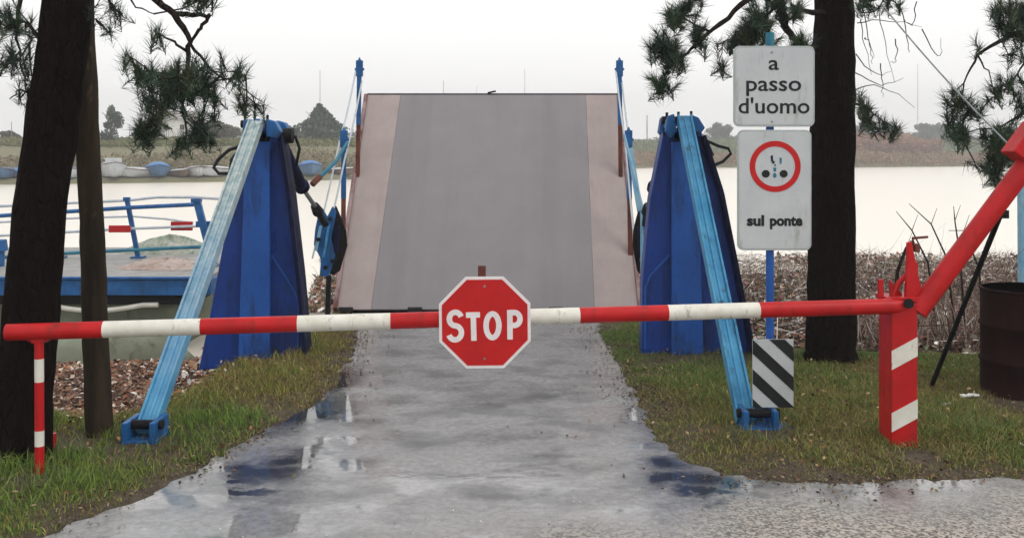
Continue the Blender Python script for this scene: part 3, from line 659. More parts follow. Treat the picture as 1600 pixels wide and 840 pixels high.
tower('tall dark blue steel tower right of the ramp, its leg reaching the sign post', [(1037, 205), (1096, 205), (1124, 300), (1150, 430), (1172, 560), (1003, 560), (1004, 440), (1016, 310)],
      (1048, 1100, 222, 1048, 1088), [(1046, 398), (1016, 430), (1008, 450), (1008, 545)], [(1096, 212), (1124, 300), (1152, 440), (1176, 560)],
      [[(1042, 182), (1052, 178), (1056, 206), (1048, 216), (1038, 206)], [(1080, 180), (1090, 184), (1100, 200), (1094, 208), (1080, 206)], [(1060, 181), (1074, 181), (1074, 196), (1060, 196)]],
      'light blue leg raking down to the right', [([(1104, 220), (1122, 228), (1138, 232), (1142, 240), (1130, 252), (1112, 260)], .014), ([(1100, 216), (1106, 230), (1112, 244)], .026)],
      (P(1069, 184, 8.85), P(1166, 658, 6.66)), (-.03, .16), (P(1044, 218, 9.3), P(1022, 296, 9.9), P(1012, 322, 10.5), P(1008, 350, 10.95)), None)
b2 = thing('guide_rod', (1.42, 10.9, .0), 'thin pale blue rod beside the right edge of the ramp', 'rod')
rm = MB(); rm.tube([P(975, 210, 11.2), P(1003, 322, 11.0), P(1003, 480, 10.9), P(1004, 535, 10.9)], [.014, .018, .018, .018], 8)
rm.beam(P(984, 232, 11.3), P(1000, 330, 11.1), .06, .03); child('rod', rm, 'blue_pale', b2, True)

# ------------------------------------------------------------------ barrier
def stripe_mb(p0, p1, bounds, r, seg=20, ends=True):
    """tube whose faces change material at the given fractions"""
    mb = MB(); d = p1 - p0
    for i, ((t0, t1), mi) in enumerate(bounds):
        n = max(2, int((t1 - t0) * 60)); o = len(mb.v)
        mb.tube([p0 + d * (t0 + (t1 - t0) * k / n) for k in range(n + 1)], r, seg, mi, caps=True)
    return mb
bp = thing('barrier_post', tuple(G(1410, 700)), 'square red barrier post with two slanted white bands on the right verge', 'barrier post')
Y0 = 6.2; Y1 = 6.42
xa, xb_ = P(1393, 0, Y0).x, P(1434, 0, Y0).x; zt = P(0, 474, Y0).z
pm = MB(); pm.box(((xa + xb_) / 2, (Y0 + Y1) / 2, zt / 2 - .03), (xb_ - xa, Y1 - Y0, zt + .06)); child('column', pm, 'red', bp, bev=.008)
for z0 in (P(0, 548, Y0).z, P(0, 645, Y0).z):
    bm_ = MB(); hh = .115; rise = .085
    bm_.prism([(xa + .001, z0 - hh), (xb_ - .001, z0 - hh + rise), (xb_ - .001, z0 + rise), (xa + .001, z0)], Y0 - .0025, Y0 + .001); child('white_band', bm_, 'white', bp)
hm = MB()
hm.prism(xz([(1419, 478), (1423, 380), (1429, 378), (1437, 420), (1450, 476)], Y0), Y0 + .04, Y0 + .075)
hm.prism(xz([(1438, 478), (1444, 412), (1450, 416), (1452, 476)], Y0), Y0 + .15, Y0 + .18)
hm.prism(xz([(1402, 478), (1400, 440), (1420, 462), (1420, 478)], Y0), Y0 + .10, Y0 + .13)
hm.box((P(1420, 0, Y0).x, Y0 + .11, zt + .02), (.26, .2, .03))
hk = child('hinge_plates', hm, 'red', bp, bev=.004)
hm = MB(); hm.tube([P(1428, 384, Y0 + .05), P(1426, 372, Y0 + .05), P(1450, 370, Y0 + .05)], [.012, .010, .008], 8); hm.box(P(1427, 386, Y0 + .11), (.03, .14, .05))
child('rusty_tip', hm, 'rust', bp, bev=.003)
hm = MB(); hm.beam(P(1376, 484, Y0 + .1), P(1376, 436, Y0 + .1), .03, .03); hm.tube([P(1395, 462, Y0 + .1), P(1404, 442, Y0 + .1), P(1416, 430, Y0 + .1), P(1424, 424, Y0 + .1)], .018, 8)
child('latch', hm, 'red', bp, bev=.003)
pv = MB(); pv.tube([P(1420, 474, Y0 - .03), P(1420, 474, Y0 + .25)], .03, 14); child('pivot_pin', pv, 'dark', bp, True)

bo = thing('barrier_boom', tuple(P(757, 498, 5.95)), 'red and white striped boom lowered across the road', 'barrier')
pL = P(10, 519, 5.68); pR = P(1392, 478, 6.2)
def tpx(px):    # fraction along the boom for a pixel column
    lo, hi = 0., 1.
    for _ in range(40):
        m_ = (lo + hi) / 2; v = pL.lerp(pR, m_)
        if 800 + v.x / v.y * F < px: lo = m_
        else: hi = m_
    return lo
bd = [10, 162, 314, 465, 610, 757, 905, 1043, 1185, 1392]; bl_ = []
fr = [0.0] + [tpx(p) for p in bd[1:-1]] + [1.0]
for i in range(len(fr) - 1): bl_.append(((fr[i], fr[i + 1]), i % 2))
child('boom_tube', stripe_mb(pL, pR, bl_, .047), ['red', 'white'], bo, True)
arm0 = P(1436, 482, 6.25); arm1 = P(1600, 262, 6.25); arm2 = arm1 + (arm1 - arm0) * .22
am = MB(); am.tube([P(1385, 478, 6.22), P(1440, 478, 6.28)], .05, 16); am.tube([arm0 + (arm0 - arm1) * .02, arm2], .062, 18); child('counterweight_arm', am, 'red', bo, True)
d_ = (arm1 - arm0).normalized(); n_ = Vector((-d_.z, 0, d_.x))
wm = MB(); c_ = P(1604, 222, 6.25); wm.box(c_, (.13, .18, .24), 0, Matrix((Vector((-n_.x, 0, -n_.z)), Vector((0, 1, 0)), d_)).transposed()); wm.beam(c_, c_.lerp(arm1, 1.2), .06, .06)
child('counterweight', wm, 'red', bo, bev=.012)
pr_ = MB(); pr_.tube([P(1562, 338, 6.4), P(1454, 606, 7.8)], .018, 8); pr_.box(P(1562, 334, 6.35), (.06, .12, .05)); child('prop_rod', pr_, 'dark', bo, True)
sb = MB(); yb = 5.93; sb.box(P(753, 427, yb), (.045, .03, .09)); sb.beam(P(753, 432, yb + .01), P(755, 520, yb + .01), .05, .02); sb.beam(P(690, 500, yb + .0), P(824, 500, yb + .0), .02, .05, side=Vector((0, 1, 0)))
child('sign_clamp', sb, M['rust'], bo, bev=.003)

stp = thing('stop_sign', tuple(P(757, 504, 5.86)), 'red octagonal stop sign fixed to the middle of the boom', 'stop sign')
ys_ = 5.86; cc_ = P(757.5, 503.5, ys_); R8 = 71.5 / F * ys_ / math.cos(math.pi / 8)
def octa(r): return [(r * math.cos(math.pi / 8 + i * math.pi / 4 + .01), r * math.sin(math.pi / 8 + i * math.pi / 4 + .01)) for i in range(8)]
m_ = MB(); m_.prism(octa(R8), ys_, ys_ + .006, org=(cc_.x, cc_.z)); child('panel', m_, 'stop_white', stp, bev=.001)
m_ = MB(); m_.prism(octa(R8 * .935), ys_ - .0022, ys_ - .0002, org=(cc_.x, cc_.z)); child('red_face', m_, 'stop_red', stp)
def ribbon(mb, pts, wd, y0, y1, closed=False):
    """flat stroke through points (x, z)"""
    n = len(pts); L = []; Rr = []
    for i, p in enumerate(pts):
        a = pts[(i - 1) % n] if closed or i > 0 else p; b = pts[(i + 1) % n] if closed or i < n - 1 else p
        dx, dz = b[0] - a[0], b[1] - a[1]; l = math.hypot(dx, dz) or 1; nx_, nz_ = -dz / l * wd / 2, dx / l * wd / 2
        L.append((p[0] + nx_, p[1] + nz_)); Rr.append((p[0] - nx_, p[1] - nz_))
    o = len(mb.v)
    for q_ in (L, Rr):
        for yy in (y0, y1): mb.v += [(x_, yy, z_) for x_, z_ in q_]
    m = n if closed else n - 1
    for i in range(m):
        j = (i + 1) % n; A, B, C_, D_ = o, o + n, o + 2 * n, o + 3 * n
        for f in ((A + i, A + j, C_ + j, C_ + i), (B + j, B + i, D_ + i, D_ + j), (A + j, A + i, B + i, B + j), (C_ + i, C_ + j, D_ + j, D_ + i)): mb.f.append(f); mb.m.append(0)
    if not closed:
        for i, s_ in ((0, 1), (n - 1, -1)):
            f = (o + i, o + 2 * n + i, o + 3 * n + i, o + n + i); mb.f.append(f if s_ > 0 else f[::-1]); mb.m.append(0)
u = 1 / F * (ys_ - .0035); ox, oz = cc_.x, cc_.z
def lp(px, py): return ((px - 800) * u, H - (py - HY) * u)
ya, yb2 = ys_ - .0045, ys_ - .0023; wl = 8.6 * u
def ell(cx, cy, rx, ry, a0, a1, n=18): return [(cx + rx * math.cos(math.radians(a0 + (a1 - a0) * i / n)), cy - ry * math.sin(math.radians(a0 + (a1 - a0) * i / n))) for i in range(n + 1)]
def letter(strokes, closed=False):
    mb = MB()
    for k, st in enumerate(strokes): ribbon(mb, [lp(*p) for p in st], wl, ya - k * .0004, yb2, closed)
    child('letter', mb, 'stop_white', stp)
letter([ell(711.5, 498, 9.5, 10.5, 20, 250, 14) + ell(711, 519.5, 10, 11, 70, -160, 16)])
letter([[(728, 492), (750, 491.5)], [(739.5, 493), (740.5, 532)]])
letter([ell(769.5, 508.5, 10, 18.5, 0, 350, 35)], True)
letter([[(796.5, 484), (797, 530)], [(796, 488), (804, 488)] + ell(804, 498, 8.5, 10, 85, -85, 12) + [(797, 508)]])

# left rest post
rp = thing('barrier_rest_post', tuple(G(62, 745)), 'thin red and white banded post carrying the tip of the boom', 'barrier post')
yl = 5.70; p0 = Vector((P(62, 0, yl).x, yl, -.05)); p1 = P(61, 507, yl)
tz = lambda py: (P(0, py, yl).z - p0.z) / (p1.z - p0.z)
bb = [1, tz(560), tz(596), tz(672), tz(696), 0]; bnd = [((bb[i + 1], bb[i]), i % 2) for i in range(5)]
child('post_tube', stripe_mb(p0, p1, bnd, .025, 14), ['red', 'white'], rp, True)
fm = MB(); fm.box((p1.x, yl - .0, p1.z - .085), (.07, .05, .03)); fm.beam((p1.x - .05, yl, p1.z - .09), (p1.x - .05, yl, p1.z + .0), .018, .04); fm.beam((p1.x + .05, yl, p1.z - .09), (p1.x + .05, yl, p1.z + .0), .018, .04)
child('fork', fm, 'red', rp, bev=.003)
st_ = MB(); g_ = G(82, 702); st_.tube([(g_.x, g_.y, -.03), (g_.x, g_.y, .10)], .022, 10); st_.tube([(g_.x, g_.y, .08), (g_.x - .09, g_.y, .17)], .009, 6)
tag(st_.build('stake', 'red', None, True, org=(g_.x, g_.y, 0)), 'short red stake in the grass behind the rest post', 'stake')

# ------------------------------------------------------------------ sign post with its panels
ysn = 6.62; sx = P(1206, 0, ysn).x
sp = thing('sign_post', (sx, ysn + .05, 0), 'blue round post carrying the speed plate and the panel beneath it', 'sign post')
m_ = MB(); m_.tube([(sx, ysn + .05, -.05), (sx, ysn + .05, P(0, 54, ysn).z)], .026, 14); child('pole', m_, 'blue_mid', sp, True)
m_ = MB(); m_.tube([(sx, ysn + .05, P(0, 72, ysn).z), (sx, ysn + .05, P(0, 50, ysn).z)], .028, 14); child('pole_top', m_, 'teal', sp, True)
m_ = MB(); m_.box((sx + .03, ysn + .05, .01), (.2, .18, .03)); child('base_plate', m_, 'blue_rail', sp, bev=.005)
for py in (100, 175, 225, 370, 545, 610):
    m_ = MB(); m_.box((sx, ysn + .035, P(0, py, ysn).z), (.09, .05, .03)); child('clamp', m_, 'steel', sp, bev=.004)
def rrect(x0, x1, z0, z1, r, n=6):
    o = []
    for cx, cz, a in ((x1 - r, z1 - r, 0), (x0 + r, z1 - r, 90), (x0 + r, z0 + r, 180), (x1 - r, z0 + r, 270)):
        o += [(cx + r * math.cos(math.radians(a + 90 * i / n)), cz + r * math.sin(math.radians(a + 90 * i / n))) for i in range(n + 1)]
    return o
def panel(name, px0, px1, py0, py1, label, tiltz=0):
    a, b = P(px0, py1, ysn), P(px1, py0, ysn); t = thing(name, ((a.x + b.x) / 2, ysn, a.z), label, 'road sign')
    m = MB(); m.prism(rrect(a.x, b.x, a.z, b.z, .04), ysn, ysn + .012); child('back_plate', m, 'sign_back', t, bev=.0015)
    m = MB(); e = .012; m.prism(rrect(a.x + e, b.x - e, a.z + e, b.z - e, .032), ysn - .002, ysn - .0004); child('face', m, 'sign_white', t)
    return t
def text(body, px0, px1, pyb, hpx, parent, name='lettering', bold=.012, y=None):
    """one line of lettering from px0 to px1, baseline pyb, x-height hpx"""
    cu = bpy.data.curves.new('t', 'FONT'); cu.body = body; cu.size = 1; cu.offset = bold; cu.extrude = .002; cu.resolution_u = 3
    to = bpy.data.objects.new('t', cu); C.objects.link(to); bpy.context.view_layer.update()
    me = bpy.data.meshes.new_from_object(to.evaluated_get(bpy.context.evaluated_depsgraph_get())); bpy.data.objects.remove(to)
    v = np.empty(len(me.vertices) * 3, np.float32); me.vertices.foreach_get('co', v); v = v.reshape(-1, 3)
    yy = (ysn if y is None else y) - .0032
    a, b = P(px0, pyb, yy), P(px1, pyb, yy); x0, x1 = v[:, 0].min(), v[:, 0].max()
    sx_ = (b.x - a.x) / (x1 - x0); sz_ = (hpx / F * yy) / .56
    nv = np.stack([a.x + (v[:, 0] - x0) * sx_, yy - v[:, 2] * .3, a.z + v[:, 1] * sz_], 1) - np.array(parent['_o'])
    me.vertices.foreach_set('co', nv.astype(np.float32).ravel()); me.materials.clear(); me.materials.append(M['black']); me.update()
    o = bpy.data.objects.new(name, me); C.objects.link(o); o.parent = parent; return o
for (px, py, par) in ((757, 447, stp), (757, 560, stp)):
    m_ = MB(); p_ = P(px, py, ys_); m_.tube([p_ + Vector((0, -.007, 0)), p_ + Vector((0, -.001, 0))], [.006, .008], 10); child('bolt', m_, 'steel', par, True)
s1 = panel('speed_sign', 1146, 1273, 72, 198, 'square white sign reading a passo d\'uomo at the top of the blue post')
for py, par_ in ((82, s1), (190, s1)):
    m_ = MB(); p_ = P(1206, py, ysn); m_.tube([p_ + Vector((0, -.008, 0)), p_ + Vector((0, -.002, 0))], [.005, .007], 10); child('bolt', m_, 'steel', par_, True)
text('a', 1201, 1217, 109, 18, s1); text('passo', 1166, 1252, 142, 19, s1); text("d'uomo", 1154, 1265, 177, 19, s1)
s2 = panel('bridge_sign', 1152, 1268, 203, 391, 'tall white sign with a red ring and sul ponte below, under the square sign')
rc = P(1211, 260, ysn); m_ = MB(); ring = [(rc.x + .147 * math.cos(a * math.pi / 24), rc.z + .147 * math.sin(a * math.pi / 24)) for a in range(48)]
ribbon(m_, ring, .036, ysn - .0045, ysn - .0021, True); child('red_ring', m_, 'stop_red', s2)
def marks(items, mat, nm):
    for poly in items:
        m = MB(); pts = [P(px, py, ysn - .003) for px, py in poly]; m.prism([(p.x, p.z) for p in pts], ysn - .0042, ysn - .0021); child(nm, m, mat, s2)
def oct_(cx, cy, rx, ry): return [(cx + rx * math.cos(k * math.pi / 4 + .39), cy + ry * math.sin(k * math.pi / 4 + .39)) for k in range(8)]
marks([oct_(1196.5, 271.5, 6.6, 6.2), oct_(1224.5, 271.5, 6.6, 6.2)], 'black', 'pictogram_block')
marks([oct_(1210.5, 274, 3, 4), [(1208, 262), (1213, 262), (1212.5, 268), (1209, 268)], [(1210, 256), (1212, 256), (1212, 260), (1210, 260)], [(1218, 246), (1221.5, 247), (1221, 256), (1218.5, 256)]], 'teal', 'pictogram_mark')
marks([[(1204, 244), (1207.5, 242), (1208, 252), (1205, 253)], [(1207.8, 251), (1211, 252), (1209, 256), (1206, 255)]], 'blue_navy', 'pictogram_mark')
text('sul', 1167, 1194, 352, 12.5, s2, bold=.045); text('ponte', 1203, 1254, 352, 12.5, s2, bold=.045)
# small hazard board
ysb = 6.58; hz = thing('hazard_board', tuple(P(1208, 636, ysb)), 'small board with slanting black and white stripes low on the blue post', 'hazard sign')
a, b = P(1176, 636, ysb), P(1240, 530, ysb); m_ = MB(); m_.box(((a.x + b.x) / 2, ysb + .006, (a.z + b.z) / 2), (b.x - a.x, .01, b.z - a.z)); child('board', m_, 'sign_white', hz, bev=.001)
m_ = MB(); wpx, hpx = b.x - a.x, b.z - a.z
def clip(poly, f):   # keep f>=0
    o = []
    for i in range(len(poly)):
        p, q_ = poly[i - 1], poly[i]; fp, fq = f(p), f(q_)
        if (fp >= 0) != (fq >= 0): t = fp / (fp - fq); o.append((p[0] + (q_[0] - p[0]) * t, p[1] + (q_[1] - p[1]) * t))
        if fq >= 0: o.append(q_)
    return o
rect = [(a.x, a.z), (b.x, a.z), (b.x, b.z), (a.x, b.z)]
slope_ = 0.92; per = .190; blk = .092
for k in range(-4, 6):
    lo = b.z - .0 + k * per - blk; hi = lo + blk      # line: z + slope*(x-ax) in [lo, hi]
    f = lambda p: p[1] + slope_ * (p[0] - a.x)
    pg = clip(clip(rect, lambda p: f(p) - lo), lambda p: hi - f(p))
    if len(pg) > 2: m_.prism(pg, ysb - .0014, ysb + .0008)
child('black_stripe', m_, 'black', hz)

# ------------------------------------------------------------------ timber pole, drum, rubbish
tp = MB(); n = 24; a, b = P(156, 690, 6.45), P(127, -60, 6.45)
tp.tube([a.lerp(b, i / n) + Vector((rnd.uniform(-.004, .004), 0, 0)) for i in range(n + 1)], [.083 - .02 * i / n + rnd.uniform(-.002, .002) for i in range(n + 1)], 16, jit=.03)
tag(tp.build('timber_pole', 'pole', None, True, org=tuple(a)), 'leaning weathered timber pole right behind the left pine trunk', 'pole')
dc = Vector((P(1600, 0, 7.6).x + .06, 7.62, 0)); dr = thing('steel_drum', tuple(dc), 'dark red steel drum standing at the right edge', 'drum')
R_d, hd_ = .345, .0; ztop = P(0, 459, 7.3).z; m_ = MB()
prof = [(-.02, R_d), (.02, R_d + .008), (.03, R_d)]
for f_ in (.33, .66): prof += [(ztop * f_ - .02, R_d), (ztop * f_ - .005, R_d + .012), (ztop * f_ + .005, R_d + .012), (ztop * f_ + .02, R_d)]
prof += [(ztop - .02, R_d), (ztop - .012, R_d + .01), (ztop, R_d + .01), (ztop, R_d - .012), (ztop - .02, R_d - .014)]
m_.tube([dc + Vector((0, 0, z)) for z, r in prof], [r for z, r in prof], 48); 
child('shell', m_, 'drum', dr, True)
m_ = MB(); m_.tube([dc + Vector((.12, 0, ztop - .022)), dc + Vector((.12, 0, ztop - .002))], .03, 12); child('bung', m_, 'rust', dr, True)
for i, (px, py, s_, lb) in enumerate(((1512, 624, .05, 'white crumpled litter right at the foot of the drum'), (1478, 638, .03, 'white scrap in the grass left of the drum'), (1596, 702, .03, 'white scrap in the grass at the right edge'))):
    g_ = G(px, py); m_ = MB()
    for k in range(5):
        Rm = Matrix.Rotation(rnd.uniform(0, 3), 3, 'Z') @ Matrix.Rotation(rnd.uniform(-.5, .5), 3, 'X')
        m_.box(g_ + Vector((rnd.uniform(-s_, s_), rnd.uniform(-s_, s_) * .5, .022 + rnd.uniform(0, .015))), (s_, s_ * .7, s_ * .4), 0, Rm)
    tag(m_.build('litter_scrap', 'litterbag', None, org=tuple(g_), bev=.008), lb, 'litter')
bpst = MB(); g_ = Vector((P(1599, 0, 12).x, 12, float(terrain(6.0, 12.)))); bpst.beam(g_ - Vector((0, 0, .1)), P(1597, 252, 12), .085, .085); 
bt = thing('mooring_post', tuple(g_), 'pale blue square post beyond the drum at the right edge', 'post'); child('shaft', bpst, 'blue_pale', bt, bev=.006)
m_ = MB(); m_.box(P(1597, 248, 12), (.12, .12, .06)); child('cap', m_, 'teal', bt, bev=.01)
# bare sticks
for i, (pts, lb) in enumerate((([(1395, 452), (1402, 425), (1416, 388), (1424, 376)], 'dark broken stick standing among the reeds left of the red fin'), ([(1500, 470), (1478, 400), (1455, 350), (1420, 318)], 'thin bare stick leaning left above the reeds'), ([(1512, 480), (1500, 400), (1492, 345), (1490, 322)], 'thin bare stick upright near the red arm'), ([(1470, 470), (1450, 410), (1425, 360), (1400, 330)], 'thin bare stick behind the red fin'), ([(1540, 500), (1530, 420), (1506, 360), (1482, 360)], 'thin bent stick beneath the red arm'))):
    m_ = MB(); Yk = 10.5; q_ = [P(px, py, Yk) for px, py in pts]; q_[0].z = float(terrain(q_[0].x, Yk)) - .03
    m_.tube(q_, [.014, .010, .007, .003] if i else [.02, .02, .018, .01], 6); m_.tube([q_[2], q_[2] + Vector((.08, .05, .16))], [.004, .002], 5)
    tag(m_.build('bare_stick', 'twig', None, True, org=tuple(q_[0])), lb, 'stick')

# ------------------------------------------------------------------ pines
def needles(centers, dirs, n, L, wd=.0014, spread=1.0):
    """tufts: n needles around each twig end, pointing away from it"""
    m = len(centers); c = np.repeat(centers, n, 0); d = np.repeat(dirs, n, 0)
    r = rng.normal(0, spread, (m * n, 3)); v = d * 1.15 + r * .62; v /= np.linalg.norm(v, axis=1)[:, None]
    back = rng.uniform(-.13, .01, (m * n, 1)); base = c + d * back
    ln = L * rng.uniform(.6, 1.15, (m * n, 1)); tip = base + v * ln + np.array([0, 0, -.008])
    sd_ = np.cross(v, rng.normal(0, 1, (m * n, 3))); sd_ /= np.linalg.norm(sd_, axis=1)[:, None]
    w_ = wd * rng.uniform(.7, 1.3, (m * n, 1))
    return np.stack([base - sd_ * w_, base + sd_ * w_, tip], 1)
NC = [(.020, .045, .026), (.030, .065, .036), (.014, .028, .020), (.045, .085, .045), (.05, .07, .03)]
def bough(parent, Y, limbs, clumps, L=.10, nn=70, wd=.0021, seedlimbs=None, dens=1.0):
    """limbs: lists of (px, py, dy, radius); clumps: (px, py, rx, ry, count). Each clump end gets its own twig to the nearest limb point."""
    mbs = []; skel = []
    for lb in limbs:
        mb = MB(); mbs.append(mb); li = len(mbs) - 1
        pts = [P(px, py, Y + dy) for px, py, dy, r in lb]; rr = [q_[3] for q_ in lb]; fine = []; fr_ = []
        for i in range(len(pts) - 1):
            for k in range(4):
                t = k / 4; v = pts[i].lerp(pts[i + 1], t) + Vector((rnd.gauss(0, 1), rnd.gauss(0, 1), rnd.gauss(0, 1))) * (.006 if k else 0); fine.append(v); fr_.append(rr[i] + (rr[i + 1] - rr[i]) * t)
        fine.append(pts[-1]); fr_.append(rr[-1]); mb.tube(fine, fr_, 8, jit=.12); skel += [(v, li) for v in fine]
    cen = []; dirs = []
    for (px, py, rx, ry, cnt) in clumps:
        for k in range(max(1, int(cnt * dens))):
            a = rnd.uniform(0, 6.28); r = math.sqrt(rnd.random()); e = P(px + rx * r * math.cos(a), py + ry * r * math.sin(a), Y + rnd.gauss(0, 1) * rx / F * Y * .8)
            s_, li = min(skel, key=lambda q_: (q_[0] - e).length + rnd.uniform(0, .06)); mb = mbs[li]; mid = s_.lerp(e, .5) + Vector((rnd.gauss(0, .02), rnd.gauss(0, .02), -.02 - .05 * rnd.random()))
            m2 = mid.lerp(e, .6) + Vector((rnd.gauss(0, .01), rnd.gauss(0, .01), -.01)); mb.tube([s_, mid, m2, e], [.0055, .0045, .0035, .003], 5)
            dd = (e - m2).normalized() + Vector((0, 0, .25)); cen.append(e); dirs.append(dd.normalized())
            if rnd.random() < .6: cen.append(m2); dirs.append((m2 - mid).normalized())
            skel += [(mid, li), (m2, li)]
    for mb in mbs: child('branch', mb, 'twig', parent, True)
    cen = np.array([tuple(v) for v in cen]); dirs = np.array([tuple(v) for v in dirs])
    V = needles(cen, dirs, nn, L, wd); tone = np.repeat(rng.integers(0, len(NC), len(cen)), nn)
    col = np.array(NC)[tone] * rng.uniform(.7, 1.3, (len(V), 1))
    np_mesh('needles', V, [(0, 1, 2)], col, 'needle', parent)
def trunk_mb(pts, seg=28, sub=40, jit=.05):
    """pts: (px, py, Y, radius) bottom to top"""
    mb = MB(); P3 = [P(a, b, c) for a, b, c, d in pts]; rr = [p[3] for p in pts]; L = []; Rr = []
    for i in range(len(P3) - 1):
        for k in range(sub // (len(P3) - 1)):
            t = k / (sub // (len(P3) - 1)); L.append(P3[i].lerp(P3[i + 1], t)); Rr.append((rr[i] + (rr[i + 1] - rr[i]) * t) * rnd.uniform(.97, 1.03))
    L.append(P3[-1]); Rr.append(rr[-1]); mb.tube(L, Rr, seg, jit=jit); return mb
pine1 = thing('pine_tree', tuple(G(30, 715)), 'dark leaning pine trunk at the left edge with drooping boughs', 'pine tree', 'pines by the road')
k6 = 1 / F * 6.0
child('trunk', trunk_mb([(30, 750, 6, 54 * k6), (33, 715, 6, 46 * k6), (37, 670, 6, 41.5 * k6), (46, 520, 6, 40.5 * k6), (62, 330, 6, 39 * k6), (88, 150, 6, 38.5 * k6), (103, 40, 6, 38 * k6), (112, -120, 6, 36 * k6), (125, -420, 6.0, 32 * k6)]), 'bark', pine1, True)
bough(pine1, 5.9, [[(120, -170, 0, .05), (200, -70, .05, .035), (240, -4, .1, .024), (272, 22, .1, .02), (298, 66, .1, .016), (292, 110, .1, .012), (286, 160, .1, .009), (290, 220, .1, .005)],
                   [(272, 22, .1, .017), (300, 24, .1, .014), (328, 23, .1, .012)], [(328, 23, .1, .011), (314, 45, .1, .010), (298, 66, .1, .009)], [(298, 70, .1, .01), (330, 110, .2, .007), (365, 130, .2, .005), (408, 158, .2, .003)],
                   [(292, 80, .1, .01), (260, 60, 0, .006), (240, 48, 0, .003)], [(288, 120, .1, .01), (230, 110, 0, .006), (205, 90, 0, .003)]],
      [(262, 118, 42, 24, 22), (250, 150, 30, 22, 15), (318, 112, 34, 22, 14), (318, 140, 26, 18, 10), (230, 193, 22, 20, 15), (318, 200, 20, 22, 12), (205, 88, 10, 8, 3), (238, 45, 12, 10, 3), (380, 108, 10, 12, 4), (345, 88, 3, 8, 1), (405, 158, 12, 8, 3), (378, 152, 14, 8, 4), (218, 118, 16, 12, 5), (300, 222, 22, 6, 3)], nn=60)
bough(pine1, 6.0, [[(100, -120, 0, .03), (60, -60, .1, .02), (30, 10, .1, .012), (25, 60, .1, .008), (40, 140, .1, .004)], [(58, 55, 0, .012), (40, 35, .1, .008), (0, 25, .1, .005)], [(50, 145, 0, .01), (30, 140, .1, .005), (15, 155, .1, .003)], [(25, 80, .1, .006), (8, 100, .1, .004), (-15, 120, .1, .003)]],
      [(15, 10, 28, 22, 8), (40, 40, 18, 20, 5), (20, 88, 22, 16, 8), (45, 75, 10, 12, 3), (5, 30, 16, 20, 4), (35, 140, 14, 6, 3), (45, 105, 6, 10, 2), (-20, 60, 20, 40, 6)], nn=42)
bough(pine1, 5.9, [[(150, -120, 0, .03), (160, -40, .0, .014), (175, 10, 0, .008), (192, 22, 0, .004)], [(150, 30, 0, .006), (162, 42, 0, .004), (170, 50, 0, .003)], [(190, -40, 0, .01), (212, 12, 0, .005), (240, 22, 0, .003)]],
      [(160, 2, 14, 8, 3), (164, 42, 10, 6, 2), (182, 18, 10, 5, 2), (325, -8, 24, 8, 6), (300, -18, 20, 10, 4)], nn=32)
pine2 = thing('pine_tree', tuple(G(1298, 570)), 'straight dark pine trunk behind the two white signs', 'pine tree', 'pines by the road')
k8 = 1 / F * 8.7
child('trunk', trunk_mb([(1298, 590, 8.7, 50 * k8), (1298, 568, 8.7, 42 * k8), (1298, 545, 8.7, 38 * k8), (1299, 420, 8.7, 36.5 * k8), (1300, 260, 8.7, 34 * k8), (1303, 120, 8.7, 31.5 * k8), (1304, 0, 8.7, 30 * k8), (1305, -200, 8.7, 28 * k8), (1305, -500, 8.7, 25 * k8)]), 'bark', pine2, True)
bough(pine2, 7.9, [[(1296, -60, .8, .06), (1240, -30, .3, .04), (1168, 0, .1, .022), (1125, 38, .1, .018), (1080, 76, .1, .012), (1050, 105, .1, .006), (1030, 124, .1, .004)], [(1110, 50, .1, .01), (1070, 30, .1, .006), (1058, 8, .1, .004)],
                   [(1296, -90, .8, .05), (1228, -40, .3, .04), (1216, 0, .1, .034), (1226, 40, .1, .03), (1246, 66, .1, .022), (1262, 90, .1, .012)], [(1296, 24, .8, .03), (1262, 18, .5, .02), (1236, 8, .2, .012)], [(1216, 10, .1, .014), (1180, 30, .1, .01), (1160, 45, .1, .005), (1130, 65, .1, .004), (1122, 100, .1, .003)]],
      [(1036, 66, 26, 18, 20), (1052, 85, 22, 16, 12), (1068, 22, 26, 20, 15), (1085, 50, 18, 14, 7), (1028, 126, 24, 7, 8), (1052, 134, 12, 5, 2), (1182, 28, 28, 20, 20), (1160, 52, 18, 12, 8), (1150, 62, 12, 6, 4), (1122, 100, 9, 7, 2), (1128, 72, 10, 8, 2), (1195, 55, 20, 14, 8), (1232, 16, 22, 14, 8), (1240, 62, 24, 8, 6), (1262, 66, 10, 6, 2), (1088, -5, 20, 10, 5), (1215, -12, 50, 10, 10), (1104, 70, 6, 6, 1)], L=.12, nn=64, wd=.0026)
bough(pine2, 8.3, [[(1312, -30, .4, .03), (1350, 4, .1, .016), (1400, -6, .1, .01)], [(1320, 160, .4, .012), (1350, 165, .1, .008), (1380, 190, .1, .005), (1400, 200, .1, .003)]],
      [(1360, 6, 26, 5, 7), (1395, -2, 22, 5, 5), (1348, 172, 12, 14, 6), (1372, 192, 22, 9, 8), (1392, 200, 18, 6, 4), (1345, 150, 7, 8, 2)], L=.11, nn=50, wd=.0025)
bt_ = MB()       # long drooping bare twigs right of the trunk
